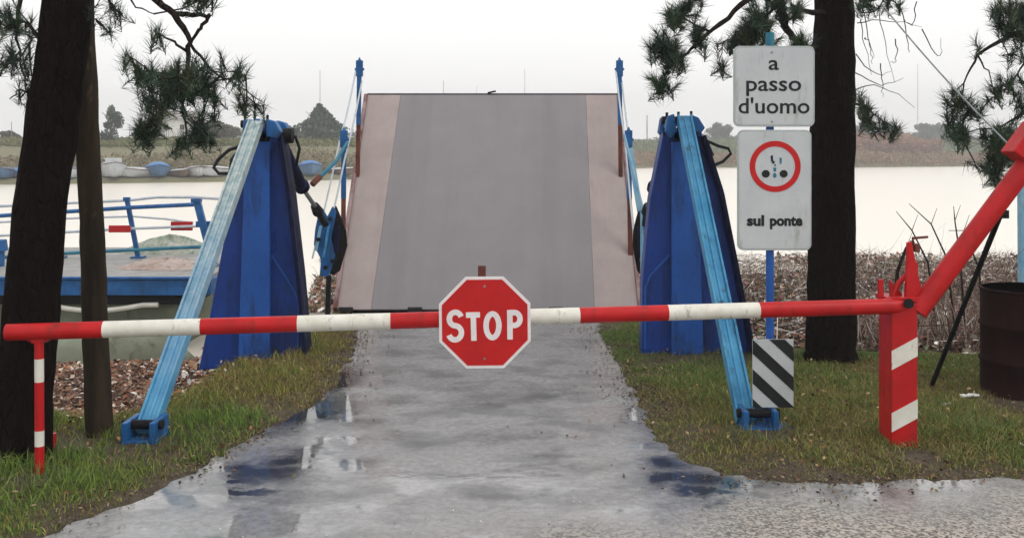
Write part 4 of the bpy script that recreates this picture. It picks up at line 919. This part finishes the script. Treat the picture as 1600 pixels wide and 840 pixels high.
for (sx0, sy0, ex, ey, bow) in ((1345, 2, 1362, 100, 22), (1372, 8, 1398, 130, -18), (1405, 5, 1420, 82, 26), (1430, 4, 1412, 30, 20), (1340, 36, 1440, 42, -6), (1345, 30, 1362, 115, -14), (1400, 60, 1392, 98, 12), (1440, 45, 1470, 62, 34), (1336, 85, 1390, 112, 16), (1336, 112, 1410, 122, 14), (1336, 140, 1430, 168, -18), (1375, 100, 1380, 150, 6), (1350, 60, 1368, 92, -10)):
    a, b = P(sx0, sy0, 8.4), P(ex, ey, 8.35); pts = []
    for i in range(9):
        t = i / 8; v = a.lerp(b, t); v.z -= math.sin(math.pi * t) * bow / F * 8.4; v.x += math.sin(math.pi * t) * bow * .3 / F * 8.4; v += Vector((rnd.gauss(0, .006), 0, rnd.gauss(0, .006))); pts.append(v)
    bt_.tube(pts, [.005 - .0035 * i / 8 for i in range(9)], 5)
child('bare_twig', bt_, 'twig', pine2, True)
pine3 = thing('pine_tree', (4.95, 8.0, 0), 'pine reaching in from the right edge with hanging needle clumps', 'pine tree', 'pines by the road')
child('trunk', trunk_mb([(1790, 600, 8, .2), (1790, 300, 8, .17), (1785, 0, 8, .15), (1780, -400, 8, .12)]), 'bark', pine3, True)
bough(pine3, 7.6, [[(1785, -20, .4, .06), (1680, 20, .2, .04), (1610, 46, .1, .022), (1565, 63, .1, .016), (1527, 86, .1, .010), (1506, 130, .1, .006), (1494, 180, .1, .004)], [(1527, 86, .1, .008), (1545, 110, .1, .005), (1556, 150, .1, .003)],
                   [(1785, 120, .4, .04), (1680, 160, .2, .025), (1610, 170, .1, .012), (1560, 200, .1, .006), (1500, 205, .1, .003)], [(1680, 165, .2, .02), (1620, 230, .1, .01), (1575, 262, .1, .004)], [(1610, 46, .1, .012), (1600, 100, .1, .008), (1580, 130, .1, .004)]],
      [(1578, 22, 28, 22, 20), (1600, 10, 24, 20, 12), (1592, 50, 20, 12, 10), (1550, 18, 8, 14, 2), (1520, 66, 5, 5, 1), (1492, 150, 18, 14, 7), (1530, 160, 20, 16, 9), (1488, 186, 16, 10, 5), (1556, 140, 10, 14, 4), (1580, 118, 18, 14, 6), (1500, 208, 18, 12, 8), (1560, 205, 30, 16, 13), (1562, 238, 26, 16, 14), (1550, 262, 22, 10, 8), (1566, 282, 14, 6, 3), (1595, 160, 14, 20, 5), (1590, 230, 14, 24, 6), (1590, 80, 14, 12, 3), (1640, 100, 30, 60, 14)], L=.12, nn=48, wd=.0025)
gc_ = MB(); a, b = P(1378, 8, 8.2), P(1588, 238, 6.4); gc_.tube([a.lerp(b, i / 12) - Vector((0, 0, .03 * math.sin(math.pi * i / 12))) for i in range(13)], .006, 6)
tag(gc_.build('slack_wire', 'steel', None, True, org=tuple(b)), 'thin wire slanting down from the signed pine to the counterweight', 'wire')
st2 = MB(); st2.tube([Vector((P(1246, 0, 7.6).x, 7.7, -.02)), P(1241, 640, 7.6), P(1243, 520, 7.6)], [.01, .008, .003], 6)

# ------------------------------------------------------------------ floating pontoon on the left
YP = 14.2
pt = thing('pontoon', (-7.2, 16.2, -1), 'grey floating pontoon with a blue edge and blue railings on the left', 'pontoon')
xe = P(322, 0, YP).x; xw = -13.5
zd = P(0, 432, YP).z; zb = P(0, 462, YP).z
m_ = MB()
fr_ = [(xe, YP, zd), (xe - .1, 18.6, zd)]
m_.add([(xw, YP, zd), (xe, YP, zd), (xe - .1, 18.6, zd), (xw, 18.6, zd), (xw, YP, zd - .06), (xe, YP, zd - .06), (xe - .1, 18.6, zd - .06), (xw, 18.6, zd - .06)], [(0, 1, 2, 3), (7, 6, 5, 4), (4, 5, 1, 0), (5, 6, 2, 1), (6, 7, 3, 2), (7, 4, 0, 3)])
child('deck', m_, 'deck_wet', pt, bev=.01)
m_ = MB(); m_.box(((xw + xe) / 2, YP - .035, (zd + zb) / 2 - .01), (xe - xw, .06, zd - zb - .05)); m_.box((xe + .035, 16.4, (zd + zb) / 2 - .01), (.06, 4.4, zd - zb - .05)); m_.box(((xw + xe) / 2, YP - .05, zd - .012), (xe - xw, .1, .035))
child('edge_beam', m_, 'blue_rail', pt, bev=.008)
m_ = MB(); m_.prism([(xw, zb - .12), (P(295, 0, YP + .3).x, zb - .12), (P(262, 0, YP).x, -1.02), (P(190, 0, YP).x, -1.25), (xw, -1.25)], YP + .3, 18.2); child('hull', m_, 'hull_grey', pt, bev=.02)
m_ = MB(); m_.box(((xw + xe) / 2 - .1, YP + .6, zb - .08), (xe - xw - .3, .9, .12)); child('under_deck_shade', m_, 'dark', pt)  # dark box added as the shadow gap beneath the deck edge
m_ = MB(); pts = []
for i in range(15):
    t = i / 14; px = 72 + t * 175; pts.append(P(px, 476 + 9 * math.sin(math.pi * min(1, t * 1.15)) , YP + .02))
m_.tube(pts, .035, 8); child('mooring_rope', m_, 'white', pt, True)
pa = thing('dinghy', tuple(P(150, 560, 13.2)), 'upturned pale green dinghy by the pontoon behind the pole', 'boat')
m_ = MB(); rows = []
x0_, x1_ = P(60, 0, 12.9).x, P(285, 0, 12.9).x; n = 18
for i in range(n + 1):
    t = i / n; x_ = x0_ + (x1_ - x0_) * t; wv = .55 * (1 - max(0, (t - .45) / .55) ** 2.2) + .02; zt_ = -.40 - .12 * max(0, t - .3); row = []
    for k in range(9):
        an = math.pi * k / 8; row.append((x_, 12.95 + .45 - math.cos(an) * wv, max(-1.0, -1.0 + .52 * math.sin(an) ** .7 * (1 - .75 * max(0, (t - .5) / .5) ** 2))))
    rows.append(row)
for r_ in rows: m_.v += r_
for i in range(n):
    for k in range(8): q0 = i * 9 + k; m_.f.append((q0, q0 + 1, q0 + 10, q0 + 9)); m_.m.append(0)
m_.f.append(tuple(range(9))); m_.m.append(0); m_.f.append(tuple(reversed(range(n * 9, n * 9 + 9)))); m_.m.append(0)
child('hull', m_, 'hull_grey', pa, True); m_ = MB(); m_.tube([(x0_ - .0, 13.4, -.47), (x1_ - .6, 13.4, -.5)], .025, 8); child('keel', m_, 'white', pa, True)
# railing
def rail_line(pts, r, mat, nm='rail'):
    m = MB(); m.tube([P(px, py, Yq) for px, py, Yq in pts], r, 8); return child(nm, m, mat, pt, True)
rail_line([(-90, 330, 17.8), (0, 322, 17.8), (130, 316, 17.8), (200, 313, 17.8), (245, 308, 17.8), (300, 308, 17.6), (352, 311, 17.2)], .025, 'cable')
rail_line([(-90, 345, 16.6), (0, 337, 16.6), (130, 329, 16.6), (208, 324, 16.6), (312, 319, 16.3)], .033, 'blue_rail')
rail_line([(-90, 353, 17.8), (0, 347, 17.8), (130, 340, 17.8), (208, 338, 17.8), (260, 342, 17.8), (302, 348, 17.8)], .018, 'cable')
rail_line([(-90, 376, 16.6), (0, 368, 16.6), (130, 361, 16.6), (180, 358, 16.6), (312, 353, 16.4)], .022, 'cable')
rail_line([(-90, 410, 16.6), (0, 402, 16.6), (130, 394, 16.6), (216, 390, 16.6), (324, 385, 16.2)], .028, 'teal')
for px0, py0, px1, py1, Yq, r in ((216, 393, 198, 309, 16.7, .045), (334, 412, 307, 311, 15.6, .065), (-60, 405, -80, 322, 16.7, .045), (92, 398, 76, 318, 16.7, .045)):
    m_ = MB(); a = P(px0, py0, Yq); a.z = min(a.z, zd) ; m_.beam(a, P(px1, py1, Yq), r * 1.6, r * 1.2); m_.box(P(px1, py1, Yq) + Vector((0, 0, -.02)), (r * 2.2, r * 1.8, .06)); m_.box((a.x, a.y, zd + .015), (.2, .2, .03))
    po = child('railing_post', m_, 'blue_rail', pt, bev=.006)
m_ = MB(); m_.box(P(322, 350, 15.7), (.3, .08, .09)); m_.beam(P(318, 352, 15.7), P(334, 410, 15.5), .08, .05); child('gate_latch', m_, 'blue_rail', pt, bev=.01)
for a_, b_ in (((170, 352), (204, 363)), ((267, 346), (301, 360))):
    m_ = MB(); c0, c1 = P(*a_, 16.5), P(*b_, 16.5); m_.box(((c0.x + c1.x) / 2, 16.5, (c0.z + c1.z) / 2), (abs(c1.x - c0.x), .03, abs(c1.z - c0.z))); child('red_plate', m_, 'red', pt, bev=.006)
# net heap on the deck
def heap(name, cx, cy, rx, ry, h, z0, mat, label, cat, seed=0, nseg=22):
    m = MB(); n1 = nseg; n2 = 8
    for j in range(n2 + 1):
        for i in range(n1):
            a = 2 * math.pi * i / n1; r = 1 - (j / n2) ** 1.3; hh = h * (1 - r ** 1.7) * (.75 + .5 * (float(vnoise(math.cos(a) * 2 + seed, math.sin(a) * 2 + j * .3, 1.3, seed)) + .5))
            m.v.append((cx + rx * r * math.cos(a) * rnd.uniform(.92, 1.08), cy + ry * r * math.sin(a) * rnd.uniform(.92, 1.08), z0 + hh))
    for j in range(n2):
        for i in range(n1): m.f.append((j * n1 + i, j * n1 + (i + 1) % n1, (j + 1) * n1 + (i + 1) % n1, (j + 1) * n1 + i)); m.m.append(0)
    return tag(m.build(name, mat, None, True, org=(cx, cy, z0)), label, cat)
M['net'] = paint('old fishing net', (.22, .26, .20), (.42, .40, .36), (.04, .14, .10), .5, .8, 5, streak=False)
M['sack'] = paint('wet brown sacking', (.30, .22, .18), (.42, .36, .33), (.08, .04, .03), .4, .6, 6, streak=False)
heap('net_heap', P(262, 0, 17.6).x, 17.7, .85, .45, .27, zd + .003, 'net', 'heap of pale green netting behind the railing on the pontoon', 'net', 3)
heap('sack', P(255, 0, 15.2).x, 15.4, .75, .5, .13, zd + .003, 'sack', 'flat heap of wet brown sacking at the near edge of the pontoon', 'sack', 9)
bl2 = thing('mooring_bollard', (P(-2, 0, 15.5).x, 15.5, zd), 'round blue bollard at the far left of the pontoon', 'bollard')
m_ = MB(); bx_ = P(-4, 0, 15.5).x; m_.tube([(bx_, 15.5, zd), (bx_, 15.5, zd + .22), (bx_, 15.5, zd + .24), (bx_, 15.5, zd + .4)], [.1, .1, .15, .13], 16); child('post', m_, 'blue_rail', bl2, True)

# ------------------------------------------------------------------ far bank things
def boat(px, py, L, wd, h, ang, hullmat, covmat, label, cat='boat', grp='boats drawn up on the far bank'):
    Yb = 60.
    for _ in range(12): xw_ = (px - 800) / F * Yb; Yb = shore_y(xw_) + 2.6
    x_ = (px - 800) / F * Yb; z0 = far_z(x_, Yb) - .05
    L *= 1.05; wd *= 1.05; h *= .98
    t = thing('small_boat', (x_, Yb, z0), label, cat, grp); m = MB(); n = 12; R = Matrix.Rotation(ang, 3, 'Z')
    sec = [(-1, 1), (-.92, .55), (-.6, .12), (0, 0), (.6, .12), (.92, .55), (1, 1)]
    for i in range(n + 1):
        u_ = i / n; ww = wd / 2 * (1 - max(0, (u_ - .35) / .65) ** 2.4) * (.85 + .15 * min(1, u_ * 4)) + .01; sh = h * (1 + .35 * u_ ** 2); rise = .35 * h * max(0, (u_ - .6) / .4) ** 2
        for a, b in sec: m.v.append(tuple(R @ Vector((a * ww, (u_ - .5) * -L, rise + b * (sh - rise))) + Vector((x_, Yb, z0))))
    for i in range(n):
        for k in range(6): q0 = i * 7 + k; m.f.append((q0, q0 + 1, q0 + 8, q0 + 7)); m.m.append(0)
    m.f.append(tuple(range(7))); m.m.append(0)
    child('hull', m, hullmat, t, True)
    c = MB()
    for i in range(n + 1):
        u_ = i / n; ww = wd / 2 * (1 - max(0, (u_ - .35) / .65) ** 2.4) * (.85 + .15 * min(1, u_ * 4)) + .03; sh = h * (1 + .35 * u_ ** 2)
        hp = (.5 if covmat == 'tarpaulin' else .22) * h * math.sin(math.pi * min(1, .15 + u_ * .85)) + .03
        for a, b in ((-1, -.05), (-.9, .2), (-.4, .85), (0, 1), (.4, .85), (.9, .2), (1, -.05)): c.v.append(tuple(R @ Vector((a * ww, (u_ - .5) * -L, sh + b * hp)) + Vector((x_, Yb, z0))))
    for i in range(n):
        for k in range(6): q0 = i * 7 + k; c.f.append((q0, q0 + 7, q0 + 8, q0 + 1)); c.m.append(0)
    child('cover', c, covmat, t, True)
    gm = MB()
    for sgn in (-1, 1):
        pts = []
        for i in range(n + 1):
            u_ = i / n; ww = wd / 2 * (1 - max(0, (u_ - .35) / .65) ** 2.4) * (.85 + .15 * min(1, u_ * 4)) + .04; pts.append(R @ Vector((sgn * ww, (u_ - .5) * -L, h * (1 + .35 * u_ ** 2) - .05)) + Vector((x_, Yb, z0)))
        gm.tube(pts, .045, 6)
    child('gunwale', gm, 'boat_brown' if covmat != 'tarpaulin' else 'blue_deep', t, True)
    om = MB(); e_ = R @ Vector((0, L * .53, h * .9)) + Vector((x_, Yb, z0)); om.box(e_, (.3, .35, .5), 0, R); om.box(e_ - Vector((0, 0, .5)), (.1, .14, .7), 0, R); child('outboard_motor', om, 'dark', t, bev=.04)
    if L > 3.9 and covmat != 'tarpaulin':
        cm = MB(); cc = R @ Vector((0, .1, h * 1.35)) + Vector((x_, Yb, z0)); cm.box(cc, (wd * .55, L * .32, .6), 0, R); cab = child('cabin', cm, 'boat_white', t, bev=.08)
        cm = MB(); cm.box(cc + Vector((0, 0, .08)), (wd * .57, L * .26, .24), 0, R); child('pane', cm, 'glass', cab)
    return t
for a in ((8, 274, 3.6, 1.7, .8, .3, 'boat_blue', 'boat_blue', 'grey blue boat at the far left, on the far bank'), (40, 276, 3.4, 1.6, .7, 1.2, 'boat_blue', 'tarpaulin', 'dull blue boat left of the leaning trunk on the far bank'),
          (112, 276, 3.0, 1.5, .8, .2, 'boat_white', 'boat_blue', 'pale boat between the trunk and the pole on the far bank'), (176, 272, 4.2, 2.5, 1.15, .5, 'boat_white', 'boat_white', 'largest white boat just right of the pole on the far bank'),
          (214, 275, 3.2, 1.9, .75, -.6, 'boat_white', 'boat_white', 'white boat between the largest white one and the blue covered one'), (247, 274, 3.8, 2.2, .95, .4, 'boat_blue', 'tarpaulin', 'boat under a bright blue cover left of the blue leg'),
          (280, 277, 2.8, 1.3, .6, .9, 'boat_brown', 'boat_white', 'brown hulled boat right of the blue covered one'), (306, 275, 3.2, 1.9, .8, .5, 'boat_white', 'boat_white', 'white boat right of the brown hulled boat'),
          (338, 276, 3.2, 1.9, .8, -.5, 'boat_white', 'boat_white', 'white boat nearest the pale raking leg'), (484, 268, 3.8, 2.4, 1.0, .3, 'boat_blue', 'tarpaulin', 'blue covered boat seen between the left tower and the ramp'),
          (534, 276, 3.4, 1.8, .6, 1.3, 'boat_brown', 'boat_white', 'low pale boat just left of the ramp')): boat(*a)
# small blue sheds / tents behind the boats
def crown(parent, base, h, r, shape, n, cols, size, name='crown'):
    o = []
    lobes = [(rng.uniform(-.65, .65), rng.uniform(-.6, .6), zz, rng.uniform(.25, .5), rng.uniform(.14, .26)) for zz in (.15, .2, .25, .35, .4, .5, .55, .65, .72)] + [(rng.uniform(-.25, .25), 0, .82, .3, .18)]
    for i in range(n):
        if shape == 'cone': u_ = rng.random() ** .75; a0_ = rng.uniform(0, 6.283); rr = r * (1 - u_) ** .8 * rng.uniform(.8, 1.05) * (1 + 1.3 * float(vnoise(math.cos(a0_) * 1.5 + 9, math.sin(a0_) * 1.5 + u_ * 7 + 9, 1.0, 77))); zc = .12 + u_ * .88
        else:
            L_ = lobes[int(rng.integers(0, len(lobes)))]; dv = rng.normal(0, 1, 3); dv /= np.linalg.norm(dv); dv *= rng.random() ** .4
            o.append((base[0] + r * (L_[0] + dv[0] * L_[3]), base[1] + r * (L_[1] + dv[1] * L_[3]), base[2] + h * max(.0, L_[2] + dv[2] * L_[4]))); continue
        a = a0_; q_ = rr * math.sqrt(rng.uniform(.15, 1)); o.append((base[0] + q_ * math.cos(a), base[1] + q_ * math.sin(a), base[2] + zc * h))
    c = np.array(o); keep = vnoise(c[:, 0] + c[:, 1] * .3, c[:, 2] + c[:, 1] * .3, 1.1 / r * 1.6, int(h * 10)) > -.27
    c = c[keep]; m = len(c); nn_ = rng.normal(0, 1, (m, 3)); nn_ /= np.linalg.norm(nn_, axis=1)[:, None]; a_ = np.cross(nn_, rng.normal(0, 1, (m, 3))); a_ /= np.linalg.norm(a_, axis=1)[:, None]; b_ = np.cross(nn_, a_)
    s_ = size * rng.uniform(.5, 1.3, (m, 1)); V = np.stack([c - a_ * s_, c + b_ * s_ * .5, c + a_ * s_, c - b_ * s_ * .5], 1)
    tone = palette(m, cols, None, .25) * (1 + .5 * vnoise(c[:, 0], c[:, 2], 1.6, 3))[:, None]
    np_mesh(name, V, [(0, 1, 2, 3)], tone, 'far_leaf', parent)
def far_tree(px, py_base, py_top, wpx, dY, shape, cols, label, cat='tree', grp='trees beyond the canal', n=2600, nm='broadleaf_tree'):
    Yb = 120.
    for _ in range(12): x_ = (px - 800) / F * Yb; Yb = shore_y(x_) + dY
    z0 = far_z(x_, Yb); zt_ = P(px, py_top, Yb).z; h = zt_ - z0; r = wpx / 2 / F * Yb
    t = thing(nm, (x_, Yb, z0), label, cat, grp); m = MB(); m.tube([(x_, Yb, z0 - .2), (x_ + .1, Yb, z0 + h * .4), (x_, Yb, z0 + h * .85)], [h * .035, h * .022, h * .008], 8)
    for k in range(5):
        a = k * 1.3; m.tube([(x_, Yb, z0 + h * (.3 + .1 * k)), (x_ + math.cos(a) * r * .6, Yb + math.sin(a) * r * .6, z0 + h * (.5 + .1 * k))], [h * .014, h * .004], 6)
    child('trunk', m, 'twig', t, True); crown(t, (x_, Yb, z0), h, r, shape, n, cols, max(.10, r * .10))
GT = [(.06, .095, .055), (.08, .11, .07), (.045, .075, .05)]; GB = [(.10, .085, .05), (.08, .09, .04), (.12, .09, .06)]
far_tree(172, 225, 163, 44, 26, 'round', GT, 'bushy grey green tree right of the timber pole across the water')
far_tree(499, 225, 164, 80, 30, 'cone', GT, 'cone shaped dark conifer between the left tower and the ramp', nm='conifer', n=3600)
far_tree(524, 225, 188, 34, 34, 'round', GT, 'small round tree right of the cone shaped conifer')
far_tree(455, 225, 196, 40, 36, 'round', GT, 'small round tree left of the cone shaped conifer')
far_tree(335, 225, 190, 90, 40, 'round', GB, 'wide brown bush behind the top of the pale leg', n=3600, nm='bush')
far_tree(120, 225, 200, 46, 36, 'round', GB, 'low brown bush between the trunk and the timber pole', nm='bush')
far_tree(20, 225, 205, 60, 36, 'round', GB, 'low brown bush left of the leaning trunk', nm='bush')
far_tree(1360, 205, 190, 90, 110, 'round', GT, 'dark low tree just right of the signed pine across the water')
far_tree(1440, 205, 193, 80, 110, 'round', GT, 'dark low tree in the middle of the gap right of the signed pine')
far_tree(1500, 205, 192, 100, 115, 'round', GT, 'dark low tree furthest right across the water')
far_tree(1400, 205, 196, 50, 110, 'round', GB, 'small brown tree between two dark ones across the water')
far_tree(1128, 205, 192, 60, 110, 'round', GT, 'faint tree between the right tower and the signs')
# long faint wood on the horizon
def belt(name, x0, x1, dY, depth, h, n, cols, size, label, dens_noise=.08):
    x_ = rng.uniform(x0, x1, n); sy = np.interp(x_, [p[0] for p in shore], [p[1] for p in shore]); y_ = sy + dY + rng.uniform(0, depth, n)
    hh = h * (.75 + .6 * vnoise(x_, y_ * .2, dens_noise, 21) + .35 * vnoise(x_, y_ * .2, dens_noise * 5, 22)); z0 = np.array([far_z(a, b) for a, b in zip(x_, y_)])
    z_ = z0 + hh * rng.random(n) ** .8; c = np.stack([x_, y_, z_], 1); nn_ = rng.normal(0, 1, (n, 3)); nn_ /= np.linalg.norm(nn_, axis=1)[:, None]
    a_ = np.cross(nn_, rng.normal(0, 1, (n, 3))); a_ /= np.linalg.norm(a_, axis=1)[:, None]; b_ = np.cross(nn_, a_); s_ = size * rng.uniform(.5, 1.3, (n, 1))
    V = np.stack([c - a_ * s_, c + b_ * s_ * .5, c + a_ * s_, c - b_ * s_ * .5], 1)
    o = np_mesh(name, V, [(0, 1, 2, 3)], palette(n, cols, None, .25), 'far_leaf'); tag(o, label, kind='stuff')
belt('distant_wood', -260, 420, 150, 40, 7, 26000, GT + GB, .9, 'faint distant wood along the horizon', .03)
belt('reed_belt', 10, 160, .5, 16, 2.6, 30000, [(0.290, 0.189, 0.116), (0.348, 0.217, 0.145), (0.217, 0.174, 0.102)], .3, 'brown reeds along the far right shore')
belt('reed_belt', 70, 92, 14, 22, 6.0, 16000, [(0.348, 0.174, 0.123), (0.392, 0.217, 0.160), (0.290, 0.174, 0.116)], .35, 'tall reddish brown reeds right of the signed pine')
belt('reed_belt', -70, -5, 4.5, 10, 1.6, 16000, [(0.232, 0.189, 0.116), (0.290, 0.232, 0.145), (0.174, 0.174, 0.087)], .22, 'dry brown scrub behind the boats on the far bank')
belt('levee_grass', -70, -5, 20, 14, .5, 16000, [(0.174, 0.189, 0.072), (0.217, 0.174, 0.087), (0.131, 0.160, 0.058)], .3, 'green and brown grass on the far levee')
belt('levee_grass', 12, 160, 46, 22, .9, 20000, [(0.131, 0.203, 0.072), (0.160, 0.217, 0.087), (0.174, 0.174, 0.087)], .4, 'green grass on the right part of the far levee')
# house seen through the hanging bough
Yh = 150.; hx = P(272, 0, Yh).x; hs = thing('white_house', (hx, Yh, 1.2), 'small white house with dark windows seen through the hanging bough', 'house')
z0 = far_z(hx, Yh) - .2; z1 = P(0, 186, Yh).z; m_ = MB(); m_.box((hx, Yh + 3, (z0 + z1) / 2), (4.6, 6, z1 - z0)); child('wall', m_, 'wall', hs)
m_ = MB(); m_.add([(hx - 2.6, Yh - .4, z1), (hx + 2.6, Yh - .4, z1), (hx + 2.6, Yh + 6.4, z1), (hx - 2.6, Yh + 6.4, z1), (hx - 2.6, Yh + 3, z1 + 1.3), (hx + 2.6, Yh + 3, z1 + 1.3)], [(0, 1, 5, 4), (2, 3, 4, 5), (3, 0, 4), (1, 2, 5), (3, 2, 1, 0)]); child('roof', m_, 'tiles', hs)
for dx, dz in ((-1.2, -1.2), (1.2, -1.2), (-1.2, -3.2)):
    m_ = MB(); m_.box((hx + dx, Yh - .03, z1 + dz), (.8, .05, .9)); w__ = child('window', m_, 'wall', hs); m_ = MB(); m_.box((hx + dx, Yh - .06, z1 + dz), (.66, .03, .76)); child('pane', m_, 'glass', w__)
# slim masts and poles across the water
for i, (px, pyt, r, dY, lb) in enumerate(((500, 110, .05, 45, 'thin mast rising above the cone shaped conifer'), (18, 190, .05, 30, 'thin pole left of the leaning trunk across the water'), (693, 126, .08, 120, 'short thin mast above the left part of the ramp'), (820, 108, .08, 120, 'taller thin mast above the middle of the ramp'),
                                          (1011, 180, .16, 55, 'stout short pole between the ramp and the right tower'), (1030, 188, .06, 60, 'thin pole just left of the right tower'), (1434, 100, .08, 70, 'tall thin pole right of the signed pine'), (745, 134, .05, 130, 'faintest mast behind the top of the ramp'))):
    Yb = 150.
    for _ in range(12): x_ = (px - 800) / F * Yb; Yb = shore_y(x_) + dY
    z0 = far_z(x_, Yb); m_ = MB(); m_.tube([(x_, Yb, z0 - .2), (x_, Yb, P(0, pyt, Yb).z)], [r, r * .7], 8)
    tag(m_.build('mast', 'steel', None, True, org=(x_, Yb, z0)), lb, 'mast', 'masts across the water')
# ------------------------------------------------------------------ haze
hz_ = MB(); hz_.box((60, 230, 14), (860, 700, 36)); ho = hz_.build('haze', []); hm_ = bpy.data.materials.new('haze'); hm_.use_nodes = True
ht = hm_.node_tree; ht.nodes.clear(); ho_ = ht.nodes.new('ShaderNodeOutputMaterial'); pv_ = ht.nodes.new('ShaderNodeVolumePrincipled')
pv_.inputs['Color'].default_value = (.97, .97, .97, 1); pv_.inputs['Density'].default_value = .0016
ht.links.new(pv_.outputs[0], ho_.inputs['Volume']); ho.data.materials.append(hm_); tag(ho, 'thin damp haze over the canal', kind='stuff')
for o in bpy.data.objects:
    if '_o' in o: del o['_o']
